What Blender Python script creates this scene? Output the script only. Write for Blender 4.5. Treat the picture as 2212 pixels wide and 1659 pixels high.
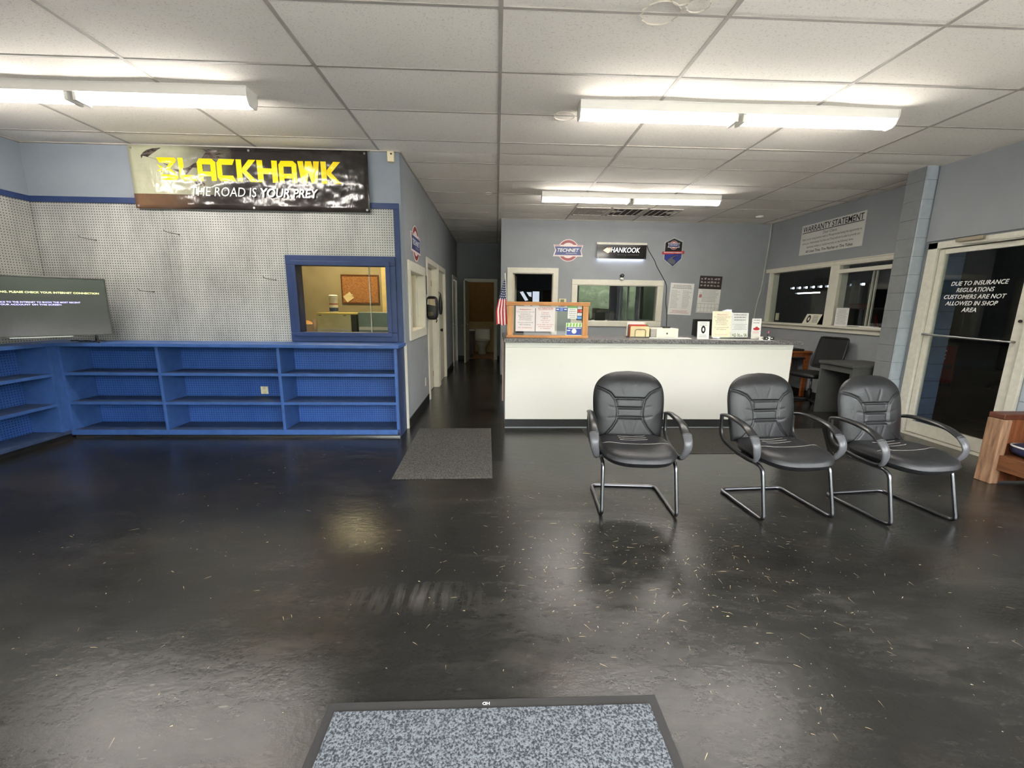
import bpy, bmesh, math, random
from mathutils import Vector, Matrix
random.seed(7)
for _o in list(bpy.data.objects):
    bpy.data.objects.remove(_o)
SC = bpy.context.scene
COL = SC.collection
PI = math.pi

# ---------------------------------------------------------------- camera
cam_d = bpy.data.cameras.new('camera')
cam = bpy.data.objects.new('camera', cam_d)
COL.objects.link(cam)
SC.camera = cam
cam_d.sensor_fit = 'HORIZONTAL'
cam_d.sensor_width = 36.0
cam_d.lens = 889.7 / 2212.0 * 36.0
cam_d.clip_start = 0.02
cam_d.clip_end = 300
CAM_H = 1.405
PITCH, YAW, ROLL = 0.18776, 0.03982, 0.01186
_f = Vector((math.sin(YAW) * math.cos(PITCH), math.cos(YAW) * math.cos(PITCH), -math.sin(PITCH)))
_r = Vector((math.cos(YAW), -math.sin(YAW), 0))
_u = _r.cross(_f)
_r2 = _r * math.cos(ROLL) + _u * math.sin(ROLL)
_u2 = _u * math.cos(ROLL) - _r * math.sin(ROLL)
_m = Matrix((_r2, _u2, -_f)).transposed().to_4x4()
_m.translation = Vector((0, 0, CAM_H))
cam.matrix_world = _m

# ---------------------------------------------------------------- world and exposure
world = bpy.data.worlds.new('overcast_sky')
SC.world = world
world.use_nodes = True
_bg = world.node_tree.nodes['Background']
_bg.inputs['Color'].default_value = (0.98, 0.97, 1.0, 1)
_bg.inputs['Strength'].default_value = 9.5
SC.view_settings.view_transform = 'Standard'
SC.view_settings.look = 'None'
SC.view_settings.gamma = 1.0
SC.view_settings.use_curve_mapping = False
SC.view_settings.exposure = 1.10
TUBE_STRENGTH = 25.0
CZ = 2.943            # ceiling height


# ---------------------------------------------------------------- materials
def lin(c):
    c = c / 255.0
    return c / 12.92 if c <= 0.04045 else ((c + 0.055) / 1.055) ** 2.4


def rgb(r, g, b):
    return (lin(r), lin(g), lin(b), 1.0)


MATS = {}


class NT:
    """small wrapper to wire shader nodes"""
    def __init__(self, name):
        self.m = bpy.data.materials.new(name)
        self.m.use_nodes = True
        self.t = self.m.node_tree
        self.p = self.t.nodes['Principled BSDF']
        self.out = self.t.nodes['Material Output']

    def n(self, kind, **kw):
        nd = self.t.nodes.new(kind)
        for k, v in kw.items():
            if k.startswith('i_'):
                nd.inputs[k[2:].replace('_', ' ')].default_value = v
            else:
                setattr(nd, k, v)
        return nd

    def link(self, a, b):
        self.t.links.new(a, b)

    def pos(self):
        return self.n('ShaderNodeNewGeometry').outputs['Position']

    def obj(self):
        return self.n('ShaderNodeTexCoord').outputs['Object']

    def mapping(self, vec, scale=(1, 1, 1), rot=(0, 0, 0), loc=(0, 0, 0)):
        mp = self.n('ShaderNodeMapping')
        mp.inputs['Scale'].default_value = scale
        mp.inputs['Rotation'].default_value = rot
        mp.inputs['Location'].default_value = loc
        self.link(vec, mp.inputs['Vector'])
        return mp.outputs['Vector']

    def noise(self, vec, scale, detail=4, rough=0.55):
        nd = self.n('ShaderNodeTexNoise')
        nd.inputs['Scale'].default_value = scale
        nd.inputs['Detail'].default_value = detail
        nd.inputs['Roughness'].default_value = rough
        self.link(vec, nd.inputs['Vector'])
        return nd.outputs['Fac']

    def ramp(self, fac, stops):
        nd = self.n('ShaderNodeValToRGB')
        el = nd.color_ramp.elements
        while len(el) < len(stops):
            el.new(0.5)
        for e, (p, c) in zip(el, stops):
            e.position = p
            e.color = c if len(c) == 4 else (*c, 1)
        self.link(fac, nd.inputs['Fac'])
        return nd.outputs['Color']

    def math(self, op, a, b=None, clamp=False):
        nd = self.n('ShaderNodeMath', operation=op, use_clamp=clamp)
        for i, v in enumerate((a, b)):
            if v is None:
                continue
            if isinstance(v, (int, float)):
                nd.inputs[i].default_value = v
            else:
                self.link(v, nd.inputs[i])
        return nd.outputs[0]

    def mix(self, fac, a, b):
        nd = self.n('ShaderNodeMix', data_type='RGBA')
        for sock, v in ((nd.inputs[0], fac), (nd.inputs[6], a), (nd.inputs[7], b)):
            if isinstance(v, (int, float)):
                sock.default_value = v
            elif isinstance(v, tuple):
                sock.default_value = v
            else:
                self.link(v, sock)
        return nd.outputs[2]

    def bump(self, height, strength=0.2, dist=0.01):
        nd = self.n('ShaderNodeBump')
        nd.inputs['Strength'].default_value = strength
        nd.inputs['Distance'].default_value = dist
        self.link(height, nd.inputs['Height'])
        self.link(nd.outputs[0], self.p.inputs['Normal'])

    def base(self, v):
        if isinstance(v, tuple):
            self.p.inputs['Base Color'].default_value = v
        else:
            self.link(v, self.p.inputs['Base Color'])

    def rough(self, v):
        if isinstance(v, (int, float)):
            self.p.inputs['Roughness'].default_value = v
        else:
            self.link(v, self.p.inputs['Roughness'])


def mat(name, col, rough=0.5, metal=0.0, var=0.12, scale=6.0, bump=0.0, bscale=60.0, spec=0.5, coat=0.0):
    """painted / plastic / metal: a colour with a little procedural unevenness"""
    if name in MATS:
        return MATS[name]
    n = NT(name)
    v = n.obj()
    if var > 0:
        c = n.noise(v, scale, 5)
        lo = tuple(x * (1 - var) for x in col[:3]) + (1,)
        hi = tuple(min(1, x * (1 + var)) for x in col[:3]) + (1,)
        n.base(n.ramp(c, [(0.3, lo), (0.7, hi)]))
    else:
        n.base(col)
    n.rough(rough)
    n.p.inputs['Metallic'].default_value = metal
    n.p.inputs['Specular IOR Level'].default_value = spec
    n.p.inputs['Coat Weight'].default_value = coat
    if bump > 0:
        n.bump(n.noise(v, bscale, 4), bump, 0.004)
    MATS[name] = n.m
    return n.m


def emit(name, col, strength):
    if name in MATS:
        return MATS[name]
    n = NT(name)
    n.base((0.8, 0.8, 0.8, 1))
    n.p.inputs['Emission Color'].default_value = col
    n.p.inputs['Emission Strength'].default_value = strength
    MATS[name] = n.m
    return n.m


def glass_mat(name='clear_glass', ior=1.45, tint=(0.93, 0.95, 0.95, 1)):
    if name in MATS:
        return MATS[name]
    n = NT(name)
    fr = n.n('ShaderNodeFresnel')
    geo = n.n('ShaderNodeNewGeometry')
    mr = n.n('ShaderNodeMapRange')
    mr.inputs['To Min'].default_value = ior
    mr.inputs['To Max'].default_value = 1.0 / ior
    n.link(geo.outputs['Backfacing'], mr.inputs['Value'])
    n.link(mr.outputs[0], fr.inputs['IOR'])
    tr = n.n('ShaderNodeBsdfTransparent')
    tr.inputs['Color'].default_value = tint
    gl = n.n('ShaderNodeBsdfGlossy')
    gl.inputs['Roughness'].default_value = 0.0
    mx = n.n('ShaderNodeMixShader')
    n.link(fr.outputs[0], mx.inputs[0])
    n.link(tr.outputs[0], mx.inputs[1])
    n.link(gl.outputs[0], mx.inputs[2])
    n.link(mx.outputs[0], n.out.inputs['Surface'])
    MATS[name] = n.m
    return n.m


# ---------------------------------------------------------------- mesh builder
WL = {}


def wl(o):
    return WL.get(o.name, Vector((0, 0, 0))) if o is not None else Vector((0, 0, 0))


class MB:
    def __init__(self):
        self.v = []
        self.f = []

    def add(self, vs, fs):
        k = len(self.v)
        self.v += [tuple(p) for p in vs]
        self.f += [tuple(i + k for i in f) for f in fs]
        return self

    def box(self, x0, y0, z0, x1, y1, z1):
        x0, x1 = min(x0, x1), max(x0, x1)
        y0, y1 = min(y0, y1), max(y0, y1)
        z0, z1 = min(z0, z1), max(z0, z1)
        return self.add([(x0, y0, z0), (x1, y0, z0), (x1, y1, z0), (x0, y1, z0), (x0, y0, z1), (x1, y0, z1), (x1, y1, z1), (x0, y1, z1)],
                        [(0, 3, 2, 1), (4, 5, 6, 7), (0, 1, 5, 4), (1, 2, 6, 5), (2, 3, 7, 6), (3, 0, 4, 7)])

    def cbox(self, c, s):
        return self.box(c[0] - s[0] / 2, c[1] - s[1] / 2, c[2] - s[2] / 2, c[0] + s[0] / 2, c[1] + s[1] / 2, c[2] + s[2] / 2)

    def prism(self, pts, y0, y1):
        """outline in x,z pushed along y"""
        n = len(pts)
        vs = [(p[0], y0, p[1]) for p in pts] + [(p[0], y1, p[1]) for p in pts]
        fs = [tuple(range(n)), tuple(range(2 * n - 1, n - 1, -1))]
        for i in range(n):
            j = (i + 1) % n
            fs.append((i, i + n, j + n, j))
        return self.add(vs, fs)

    def slab(self, pts, z0, z1):
        """outline in x,y pushed along z"""
        n = len(pts)
        vs = [(p[0], p[1], z0) for p in pts] + [(p[0], p[1], z1) for p in pts]
        fs = [tuple(range(n - 1, -1, -1)), tuple(range(n, 2 * n))]
        for i in range(n):
            j = (i + 1) % n
            fs.append((i, j, j + n, i + n))
        return self.add(vs, fs)

    def tube(self, path, r, seg=10, closed=False, rb=None, cap=True, up=None):
        """sweep an ellipse (r sideways, rb the other way) along a path; r may be a list"""
        P = [Vector(p) for p in path]
        n = len(P)
        R = r if isinstance(r, (list, tuple)) else [r] * n
        RB = rb if isinstance(rb, (list, tuple)) else ([rb] * n if rb else R)
        T = []
        for i in range(n):
            a = P[(i - 1) % n] if (closed or i > 0) else P[i]
            b = P[(i + 1) % n] if (closed or i < n - 1) else P[i]
            T.append((b - a).normalized())
        nrm = Vector(up) if up else (Vector((0, 0, 1)) if abs(T[0].z) < 0.9 else Vector((1, 0, 0)))
        vs, fs = [], []
        for i in range(n):
            if up:
                nrm = Vector(up)
            s = nrm - T[i] * nrm.dot(T[i])
            if s.length < 1e-6:
                s = T[i].orthogonal()
            nrm = s.normalized()
            b = T[i].cross(nrm)
            for k in range(seg):
                a = 2 * PI * k / seg
                vs.append(P[i] + nrm * (math.cos(a) * R[i]) + b * (math.sin(a) * RB[i]))
        m = n if closed else n - 1
        for i in range(m):
            j = (i + 1) % n
            for k in range(seg):
                l = (k + 1) % seg
                fs.append((i * seg + k, i * seg + l, j * seg + l, j * seg + k))
        if cap and not closed:
            fs.append(tuple(range(seg - 1, -1, -1)))
            fs.append(tuple((n - 1) * seg + k for k in range(seg)))
        return self.add(vs, fs)

    def lathe(self, prof, c=(0, 0, 0), seg=24, sx=1, sy=1):
        vs, fs = [], []
        for r, z in prof:
            for k in range(seg):
                a = 2 * PI * k / seg
                vs.append((c[0] + r * sx * math.cos(a), c[1] + r * sy * math.sin(a), c[2] + z))
        for i in range(len(prof) - 1):
            for k in range(seg):
                l = (k + 1) % seg
                fs.append((i * seg + k, i * seg + l, (i + 1) * seg + l, (i + 1) * seg + k))
        fs.append(tuple(range(seg - 1, -1, -1)))
        fs.append(tuple((len(prof) - 1) * seg + k for k in range(seg)))
        return self.add(vs, fs)

    def disc_y(self, x, z, r, y0, y1, seg=32, rz=None):
        rz = rz or r
        return self.prism([(x + r * math.cos(2 * PI * k / seg), z + rz * math.sin(2 * PI * k / seg)) for k in range(seg)], y0, y1)

    def grid(self, fn, nu, nv):
        vs = [fn(i / nu, j / nv) for j in range(nv + 1) for i in range(nu + 1)]
        fs = [(j * (nu + 1) + i, j * (nu + 1) + i + 1, (j + 1) * (nu + 1) + i + 1, (j + 1) * (nu + 1) + i) for j in range(nv) for i in range(nu)]
        return self.add(vs, fs)

    def frame(self, u0, u1, z0, z1, w, c0, c1, axis='y', wb=None):
        """picture-frame of four bars around u0..u1, z0..z1 (outer); axis is the thickness direction"""
        wb = w if wb is None else wb
        for a, b, c, d in ((u0, u1, z1 - w, z1), (u0, u1, z0, z0 + wb), (u0, u0 + w, z0 + wb, z1 - w), (u1 - w, u1, z0 + wb, z1 - w)):
            if axis == 'y':
                self.box(a, c0, c, b, c1, d)
            else:
                self.box(c0, a, c, c1, b, d)
        return self

    def rot(self, m):
        self.v = [tuple(m @ Vector(p)) for p in self.v]
        return self

    def build(self, name, material, parent=None, smooth=False, bevel=0.0, local=False, fix=False):
        off = Vector((0, 0, 0)) if (local or parent is None) else wl(parent)
        me = bpy.data.meshes.new(name)
        me.from_pydata([(p[0] - off.x, p[1] - off.y, p[2] - off.z) for p in self.v], [], self.f)
        if fix:
            b = bmesh.new()
            b.from_mesh(me)
            bmesh.ops.remove_doubles(b, verts=b.verts, dist=1e-5)
            bmesh.ops.recalc_face_normals(b, faces=b.faces)
            b.to_mesh(me)
            b.free()
        if smooth:
            for p in me.polygons:
                p.use_smooth = True
        me.materials.append(material)
        o = bpy.data.objects.new(name, me)
        COL.objects.link(o)
        if parent is not None:
            o.parent = parent
            WL[o.name] = wl(parent)
        if bevel > 0:
            md = o.modifiers.new('bevel', 'BEVEL')
            md.width = bevel
            md.segments = 2
            md.limit_method = 'ANGLE'
        return o


def tag(o, label, cat, group=None):
    o['label'] = label
    o['category'] = cat
    if group:
        o['group'] = group
    return o


def thing(name, label, cat, loc=(0, 0, 0), rotz=0.0, group=None, rotx=0.0):
    o = bpy.data.objects.new(name, None)
    o.empty_display_size = 0.1
    COL.objects.link(o)
    o.location = loc
    o.rotation_euler = (rotx, 0, rotz)
    WL[o.name] = Vector(loc)
    return tag(o, label, cat, group)


def struct(o):
    o['kind'] = 'structure'
    return o


def copy_tree(o, parent=None):
    c = o.copy()
    COL.objects.link(c)
    if parent is not None:
        c.parent = parent
    for ch in list(o.children):
        copy_tree(ch, c)
    return c


def fillet(pts, r, n=6, closed=False):
    """round the corners of a polyline"""
    P = [Vector(p) for p in pts]
    out = []
    m = len(P)
    for i in range(m):
        if not closed and i in (0, m - 1):
            out.append(P[i])
            continue
        a, b, c = P[(i - 1) % m], P[i], P[(i + 1) % m]
        d1, d2 = (a - b), (c - b)
        rr = min(r, d1.length * 0.49, d2.length * 0.49)
        p0, p2 = b + d1.normalized() * rr, b + d2.normalized() * rr
        for k in range(n + 1):
            t = k / n
            out.append(p0 * (1 - t) ** 2 + b * (2 * t * (1 - t)) + p2 * t * t)
    return out


def spline(pts, n=8, closed=False):
    """Catmull-Rom through the points"""
    P = [Vector(p) for p in pts]
    m = len(P)
    out = []
    for i in range(m if closed else m - 1):
        if closed:
            p0, p1, p2, p3 = P[(i - 1) % m], P[i], P[(i + 1) % m], P[(i + 2) % m]
        else:
            p0, p1, p2, p3 = P[max(i - 1, 0)], P[i], P[i + 1], P[min(i + 2, m - 1)]
        for k in range(n):
            t = k / n
            out.append(0.5 * ((2 * p1) + (p2 - p0) * t + (2 * p0 - 5 * p1 + 4 * p2 - p3) * t * t + (3 * p1 - p0 - 3 * p2 + p3) * t ** 3))
    if not closed:
        out.append(P[-1])
    return out


def text(s, material, parent, x, z, w=None, h=None, y=-0.004, shear=0.0, bold=0.0, name='lettering', flip=False):
    """flat lettering in the parent's x,z plane, read from -y; centred on x,z and fitted to w by h"""
    cu = bpy.data.curves.new('lettering', 'FONT')
    cu.body = s
    cu.size = 1.0
    cu.shear = shear
    cu.offset = bold
    cu.resolution_u = 3
    to = bpy.data.objects.new('lettering_tmp', cu)
    COL.objects.link(to)
    bpy.context.view_layer.update()
    dg = bpy.context.evaluated_depsgraph_get()
    me = bpy.data.meshes.new_from_object(to.evaluated_get(dg))
    bpy.data.objects.remove(to)
    bpy.data.curves.remove(cu)
    xs = [v.co.x for v in me.vertices]
    ys = [v.co.y for v in me.vertices]
    bw, bh = max(xs) - min(xs), max(ys) - min(ys)
    sx = w / bw if w else None
    sy = h / bh if h else None
    sx, sy = (sx or sy), (sy or sx)
    cx, cy = (max(xs) + min(xs)) / 2, (max(ys) + min(ys)) / 2
    fl = -1 if flip else 1
    for v in me.vertices:
        v.co = ((v.co.x - cx) * sx * fl + x, y, (v.co.y - cy) * sy * fl + z)
    me.materials.clear()
    me.materials.append(material)
    o = bpy.data.objects.new(name, me)
    COL.objects.link(o)
    o.parent = parent
    return o


def word_bars(parent, x0, x1, z, h, material, y=-0.003, mb=None, seed=0, centre=False, short=1.0):
    """one line of unreadable print: bars as long as words"""
    rr = random.Random(seed * 131 + int(z * 9973))
    w = (x1 - x0) * short
    x = x0 + ((x1 - x0) - w) / 2 if centre else x0
    end = x + w
    while x < end - h:
        l = min(rr.uniform(1.6, 5.0) * h, end - x)
        mb.add([(x, y, z), (x + l, y, z), (x + l, y, z + h), (x, y, z + h)], [(0, 1, 2, 3)])
        x += l + h * 0.7
    return mb


def wall_holes(axis, c0, c1, u0, u1, z0, z1, holes=()):
    """wall slab cut round rectangular openings (u0,u1,z0,z1)"""
    us = sorted({u0, u1, *[h[0] for h in holes], *[h[1] for h in holes]})
    zs = sorted({z0, z1, *[h[2] for h in holes], *[h[3] for h in holes]})
    m = MB()
    for a, b in zip(us, us[1:]):
        for c, d in zip(zs, zs[1:]):
            if any(h[0] <= a and b <= h[1] and h[2] <= c and d <= h[3] for h in holes):
                continue
            if axis == 'y':
                m.box(a, c0, c, b, c1, d)
            else:
                m.box(c0, a, c, c1, b, d)
    return m


# ---------------------------------------------------------------- surface materials
def peg_mat(name, axis, lo, hi, hole, rough=0.35, blotch=3.0):
    n = NT(name)
    p = n.pos()
    sep = n.n('ShaderNodeSeparateXYZ')
    n.link(p, sep.inputs[0])
    d2 = None
    for c in (0 if axis == 'x' else 1, 2):
        q = n.math('FRACT', n.math('MULTIPLY', sep.outputs[c], 1 / 0.0254))
        q = n.math('SUBTRACT', q, 0.5)
        q = n.math('MULTIPLY', q, q)
        d2 = q if d2 is None else n.math('ADD', d2, q)
    dot = n.math('LESS_THAN', d2, 0.042)
    big = n.noise(n.mapping(p, (1, 1, 0.45)), blotch, 6, 0.65)
    fine = n.noise(p, 70, 3)
    k = n.math('ADD', n.math('MULTIPLY', big, 0.7), n.math('MULTIPLY', fine, 0.3))
    col = n.ramp(k, [(0.36, lo), (0.62, hi)])
    n.base(n.mix(dot, col, hole))
    n.rough(n.math('ADD', n.math('MULTIPLY', n.noise(p, 40, 3), 0.3), rough - 0.1))
    n.bump(n.math('SUBTRACT', n.math('MULTIPLY', n.noise(p, 55, 3), 0.5), dot), 0.35, 0.004)
    return n.m


M_PEGW = peg_mat('white_pegboard_x', 'x', rgb(146, 146, 143), rgb(186, 186, 181), rgb(58, 58, 56))
M_PEGW_Y = peg_mat('white_pegboard_y', 'y', rgb(146, 145, 141), rgb(184, 183, 177), rgb(62, 62, 60))
M_PEGB = peg_mat('blue_pegboard_x', 'x', rgb(48, 88, 160), rgb(62, 104, 178), rgb(24, 40, 78), 0.45)
M_PEGB_Y = peg_mat('blue_pegboard_y', 'y', rgb(48, 88, 160), rgb(60, 100, 172), rgb(24, 40, 78), 0.45)


def floor_mat():
    n = NT('worn_black_floor_paint')
    p = n.pos()
    warp = n.mapping(p, (0.7, 1.7, 1), (0, 0, 0.55))
    a = n.noise(warp, 1.3, 8, 0.68)
    b = n.noise(n.mapping(p, (2.2, 5.0, 1), (0, 0, 0.4)), 2.6, 8, 0.74)
    c = n.noise(p, 0.55, 3)
    k = n.math('ADD', n.math('MULTIPLY', a, 0.45), n.math('MULTIPLY', b, 0.30))
    k = n.math('ADD', k, n.math('MULTIPLY', c, 0.25))
    col = n.ramp(k, [(0.34, rgb(22, 22, 21)), (0.5, rgb(36, 35, 33)), (0.74, rgb(72, 69, 64))])
    # brownish ground-in dirt
    d = n.noise(n.mapping(p, (1, 1, 1), (0, 0, 0), (4, 2, 0)), 1.1, 5, 0.6)
    col = n.mix(n.math('MULTIPLY', n.ramp(d, [(0.52, (0, 0, 0)), (0.75, (1, 1, 1))]), 0.35), col, rgb(70, 58, 48))
    # fine pale scratches
    sc = n.noise(n.mapping(p, (14, 60, 1), (0, 0, 0.6)), 1.0, 3, 0.5)
    sm = n.math('MULTIPLY', n.ramp(sc, [(0.66, (0, 0, 0)), (0.72, (1, 1, 1))]), n.ramp(a, [(0.45, (0, 0, 0)), (0.65, (1, 1, 1))]))
    col = n.mix(n.math('MULTIPLY', sm, 0.55), col, rgb(110, 105, 97))
    # scuffed band where something was dragged
    sx_ = n.n('ShaderNodeSeparateXYZ')
    n.link(p, sx_.inputs[0])
    mx_ = n.math('SUBTRACT', 1.0, n.math('MULTIPLY', n.math('ABSOLUTE', n.math('ADD', sx_.outputs[0], 0.38)), 2.6), True)
    my_ = n.math('SUBTRACT', 1.0, n.math('MULTIPLY', n.math('ABSOLUTE', n.math('SUBTRACT', sx_.outputs[1], 1.80)), 8.0), True)
    st_ = n.ramp(n.noise(n.mapping(p, (26, 3, 1), (0, 0, -0.12)), 1.0, 4, 0.6), [(0.42, (0, 0, 0)), (0.62, (1, 1, 1))])
    col = n.mix(n.math('MULTIPLY', n.math('MULTIPLY', n.math('MULTIPLY', mx_, my_), st_), 0.45), col, rgb(104, 100, 95))
    # pale crumbs too small to build
    vo = n.n('ShaderNodeTexVoronoi')
    vo.inputs['Scale'].default_value = 13.0
    n.link(p, vo.inputs['Vector'])
    cr = n.math('MULTIPLY', n.math('LESS_THAN', vo.outputs['Distance'], 0.035), n.ramp(n.noise(p, 0.9, 3), [(0.42, (0, 0, 0)), (0.6, (1, 1, 1))]))
    col = n.mix(n.math('MULTIPLY', cr, 0.8), col, rgb(150, 142, 126))
    n.base(col)
    rn = n.noise(n.mapping(p, (1, 1, 1), (0, 0, 0.3), (10.0, 3.0, 0)), 0.5, 3)
    n.rough(n.ramp(n.math('ADD', n.math('MULTIPLY', b, 0.5), n.math('MULTIPLY', rn, 0.5)), [(0.36, (0.12,) * 3), (0.64, (0.25,) * 3)]))
    n.p.inputs['Specular IOR Level'].default_value = 0.42
    n.bump(n.math('ADD', n.noise(p, 30, 5, 0.65), n.math('MULTIPLY', b, 1.2)), 0.12, 0.01)
    return n.m


def tile_mat():
    n = NT('ceiling_tile_fissured')
    ob = n.n('ShaderNodeObjectInfo')
    p = n.pos()
    fine = n.noise(p, 160, 3, 0.6)
    spots = n.ramp(n.noise(n.mapping(p, (1, 1.6, 1)), 75, 4, 0.6), [(0.33, (0.55,) * 3), (0.43, (1,) * 3)])
    col = n.ramp(n.math('ADD', n.math('MULTIPLY', fine, 0.5), n.math('MULTIPLY', ob.outputs['Random'], 0.5)), [(0.2, rgb(232, 225, 215)), (0.8, rgb(244, 238, 229))])
    mul = n.n('ShaderNodeMix', data_type='RGBA', blend_type='MULTIPLY')
    mul.inputs[0].default_value = 0.55
    n.link(col, mul.inputs[6])
    n.link(spots, mul.inputs[7])
    n.base(mul.outputs[2])
    n.rough(0.92)
    n.bump(fine, 0.25, 0.003)
    return n.m


def wood_mat(name, dark, light, axis=0, scale=5.0, rough=0.45, spec=0.4):
    n = NT(name)
    sc = [9, 9, 9]
    sc[axis] = 0.9
    v = n.mapping(n.obj(), tuple(sc))
    k = n.noise(v, scale, 6, 0.62)
    n.base(n.ramp(k, [(0.3, dark), (0.68, light)]))
    n.rough(rough)
    n.p.inputs['Specular IOR Level'].default_value = spec
    n.bump(k, 0.15, 0.004)
    return n.m


def speckle_mat(name, lo, hi, scale, rough=0.9, bump=0.6, p0=0.42, p1=0.58):
    n = NT(name)
    p = n.obj()
    k = n.noise(p, scale, 3, 0.6)
    n.base(n.ramp(k, [(p0, lo), (p1, hi)]))
    n.rough(rough)
    n.bump(k, bump, 0.006)
    return n.m


M_FLOOR = floor_mat()
M_TILE = tile_mat()
M_GRID = mat('ceiling_grid_metal', rgb(172, 166, 158), 0.6)
M_WALL = mat('grey_wall_paint', rgb(148, 151, 155), 0.75, var=0.05, scale=3, bump=0.12, bscale=140)
M_WALLUP = mat('pale_blue_grey_paint', rgb(138, 145, 154), 0.8, var=0.04, scale=3, bump=0.1, bscale=140)
M_BLOCK = mat('painted_concrete_block', rgb(168, 176, 184), 0.7, var=0.08, scale=14, bump=0.5, bscale=90)
M_BLOCKB = mat('blue_painted_block', rgb(96, 112, 140), 0.7, var=0.08, scale=14, bump=0.5, bscale=90)
M_MORTAR = mat('painted_mortar', rgb(136, 141, 146), 0.8, var=0.06)
M_MORTARB = mat('blue_painted_mortar', rgb(78, 90, 112), 0.8, var=0.06)
M_WTRIM = mat('cream_gloss_trim', rgb(222, 217, 202), 0.4, var=0.05, scale=9)
M_DOOR = mat('cream_door_paint', rgb(214, 206, 186), 0.45, var=0.05, scale=3)
M_NAVY = mat('navy_trim_paint', rgb(40, 58, 100), 0.45, var=0.12, scale=8)
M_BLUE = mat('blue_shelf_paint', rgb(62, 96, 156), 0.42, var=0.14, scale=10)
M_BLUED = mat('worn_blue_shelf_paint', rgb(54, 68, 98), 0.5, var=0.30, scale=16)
M_BLACKB = mat('black_vinyl_base', rgb(28, 28, 28), 0.5)
M_OFFICE = mat('office_tan_wall', rgb(164, 153, 122), 0.8, var=0.14, scale=2.5, bump=0.15, bscale=50)
M_SHOP = mat('shop_dark_wall', rgb(88, 96, 106), 0.85)
M_SHOPF = mat('shop_floor_brown', rgb(104, 92, 78), 0.6, var=0.25, scale=1.5)
M_BATHU = mat('bath_tan_wall', rgb(150, 118, 74), 0.8)
M_BATHL = mat('bath_cream_wainscot', rgb(206, 184, 144), 0.6)
M_BATHF = mat('bath_floor_tan', rgb(160, 128, 92), 0.5)
M_ALU = mat('cream_aluminium', rgb(206, 202, 188), 0.38, var=0.08, scale=20)
M_STEEL = mat('brushed_steel', rgb(170, 170, 168), 0.3, metal=1.0)
M_BLACK = mat('black_plastic', rgb(22, 22, 23), 0.4)
M_WHITE = mat('white_enamel', rgb(236, 233, 226), 0.4, var=0.03)
M_PAPER = mat('white_paper', rgb(232, 230, 226), 0.8, var=0.02)
M_INK = mat('black_ink', rgb(26, 26, 28), 0.8, var=0)
M_INKL = mat('pale_grey_ink', rgb(138, 138, 140), 0.8, var=0)
M_INKG = mat('grey_ink', rgb(92, 92, 96), 0.8, var=0)
M_RED = mat('red_print', rgb(176, 40, 44), 0.6, var=0)
M_PINK = mat('faded_red_print', rgb(196, 120, 122), 0.7, var=0)
M_WHITEP = mat('white_print', rgb(240, 240, 238), 0.6, var=0)
M_YELLOW = mat('yellow_print', rgb(236, 214, 20), 0.35, var=0.03)
M_GLASS = glass_mat()
M_GLASSR = glass_mat('reflective_glass', 1.8, (0.85, 0.88, 0.88, 1))
M_TUBE = emit('lit_fluorescent_tube', (1.0, 0.95, 0.89, 1), TUBE_STRENGTH)

# ---------------------------------------------------------------- shell of the room
XL, XR, XRR, XH = -4.72, 4.78, 5.08, -1.0        # left wall, right wall, rear right wall, hall wall
YF, YO, YB, YE = -0.9, 4.62, 7.82, 10.84         # storefront, office front, back wall, hall end
XHR = 0.085

floor = struct(MB().box(-4.86, -1.02, -0.12, 5.2, 10.96, 0).build('floor', M_FLOOR))

# ceiling: backing slab, runners and tiles
ceil = struct(MB().box(-4.9, -1.05, CZ + 0.035, 5.3, 12.9, CZ + 0.12).build('ceiling', M_GRID))
regions = [(XL, XR, YF, YO), (XH, XRR, YO, YB), (XH, XHR, YB, YE)]
gx = [0.0185 + 1.2192 * i for i in range(-5, 6)]
gy = [2.4943 + 0.6096 * j for j in range(-7, 16)]


def tile_mesh(sag, name):
    m = MB()
    nu, nv = 6, 4
    m.grid(lambda u, v: (u - 0.5, 0.5 - v, -sag * (1 - (2 * u - 1) ** 2) * (1 - (2 * v - 1) ** 2)), nu, nv)
    k = len(m.v)
    m.add([(-.5, -.5, .016), (.5, -.5, .016), (.5, .5, .016), (-.5, .5, .016)], [(0, 1, 2, 3)])
    me = bpy.data.meshes.new(name)
    me.from_pydata(m.v, [], m.f)
    for p in me.polygons:
        p.use_smooth = True
    me.materials.append(M_TILE)
    return me


tmesh = [tile_mesh(s, 'ceiling_tile') for s in (0.002, 0.006, 0.011)]
trng = random.Random(3)
for a, b in zip(gx, gx[1:]):
    for c, d in zip(gy, gy[1:]):
        for (x0, x1, y0, y1) in regions:
            p, q, r, s = max(a, x0), min(b, x1), max(c, y0), min(d, y1)
            if q - p < 0.03 or s - r < 0.03:
                continue
            o = bpy.data.objects.new('ceiling_tile', trng.choice(tmesh))
            COL.objects.link(o)
            o.parent = ceil
            o.location = ((p + q) / 2, (r + s) / 2, CZ + trng.uniform(0.0, 0.003))
            o.scale = (q - p - 0.004, s - r - 0.004, 1)
for x in gx:
    for (x0, x1, y0, y1) in regions:
        if x0 < x < x1:
            MB().box(x - 0.012, y0, CZ - 0.003, x + 0.012, y1, CZ + 0.01).build('grid_runner', M_GRID, ceil)
for y in gy:
    for (x0, x1, y0, y1) in regions:
        if y0 < y < y1:
            MB().box(x0, y - 0.009, CZ - 0.0022, x1, y + 0.009, CZ + 0.01).build('cross_tee', M_GRID, ceil)
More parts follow.
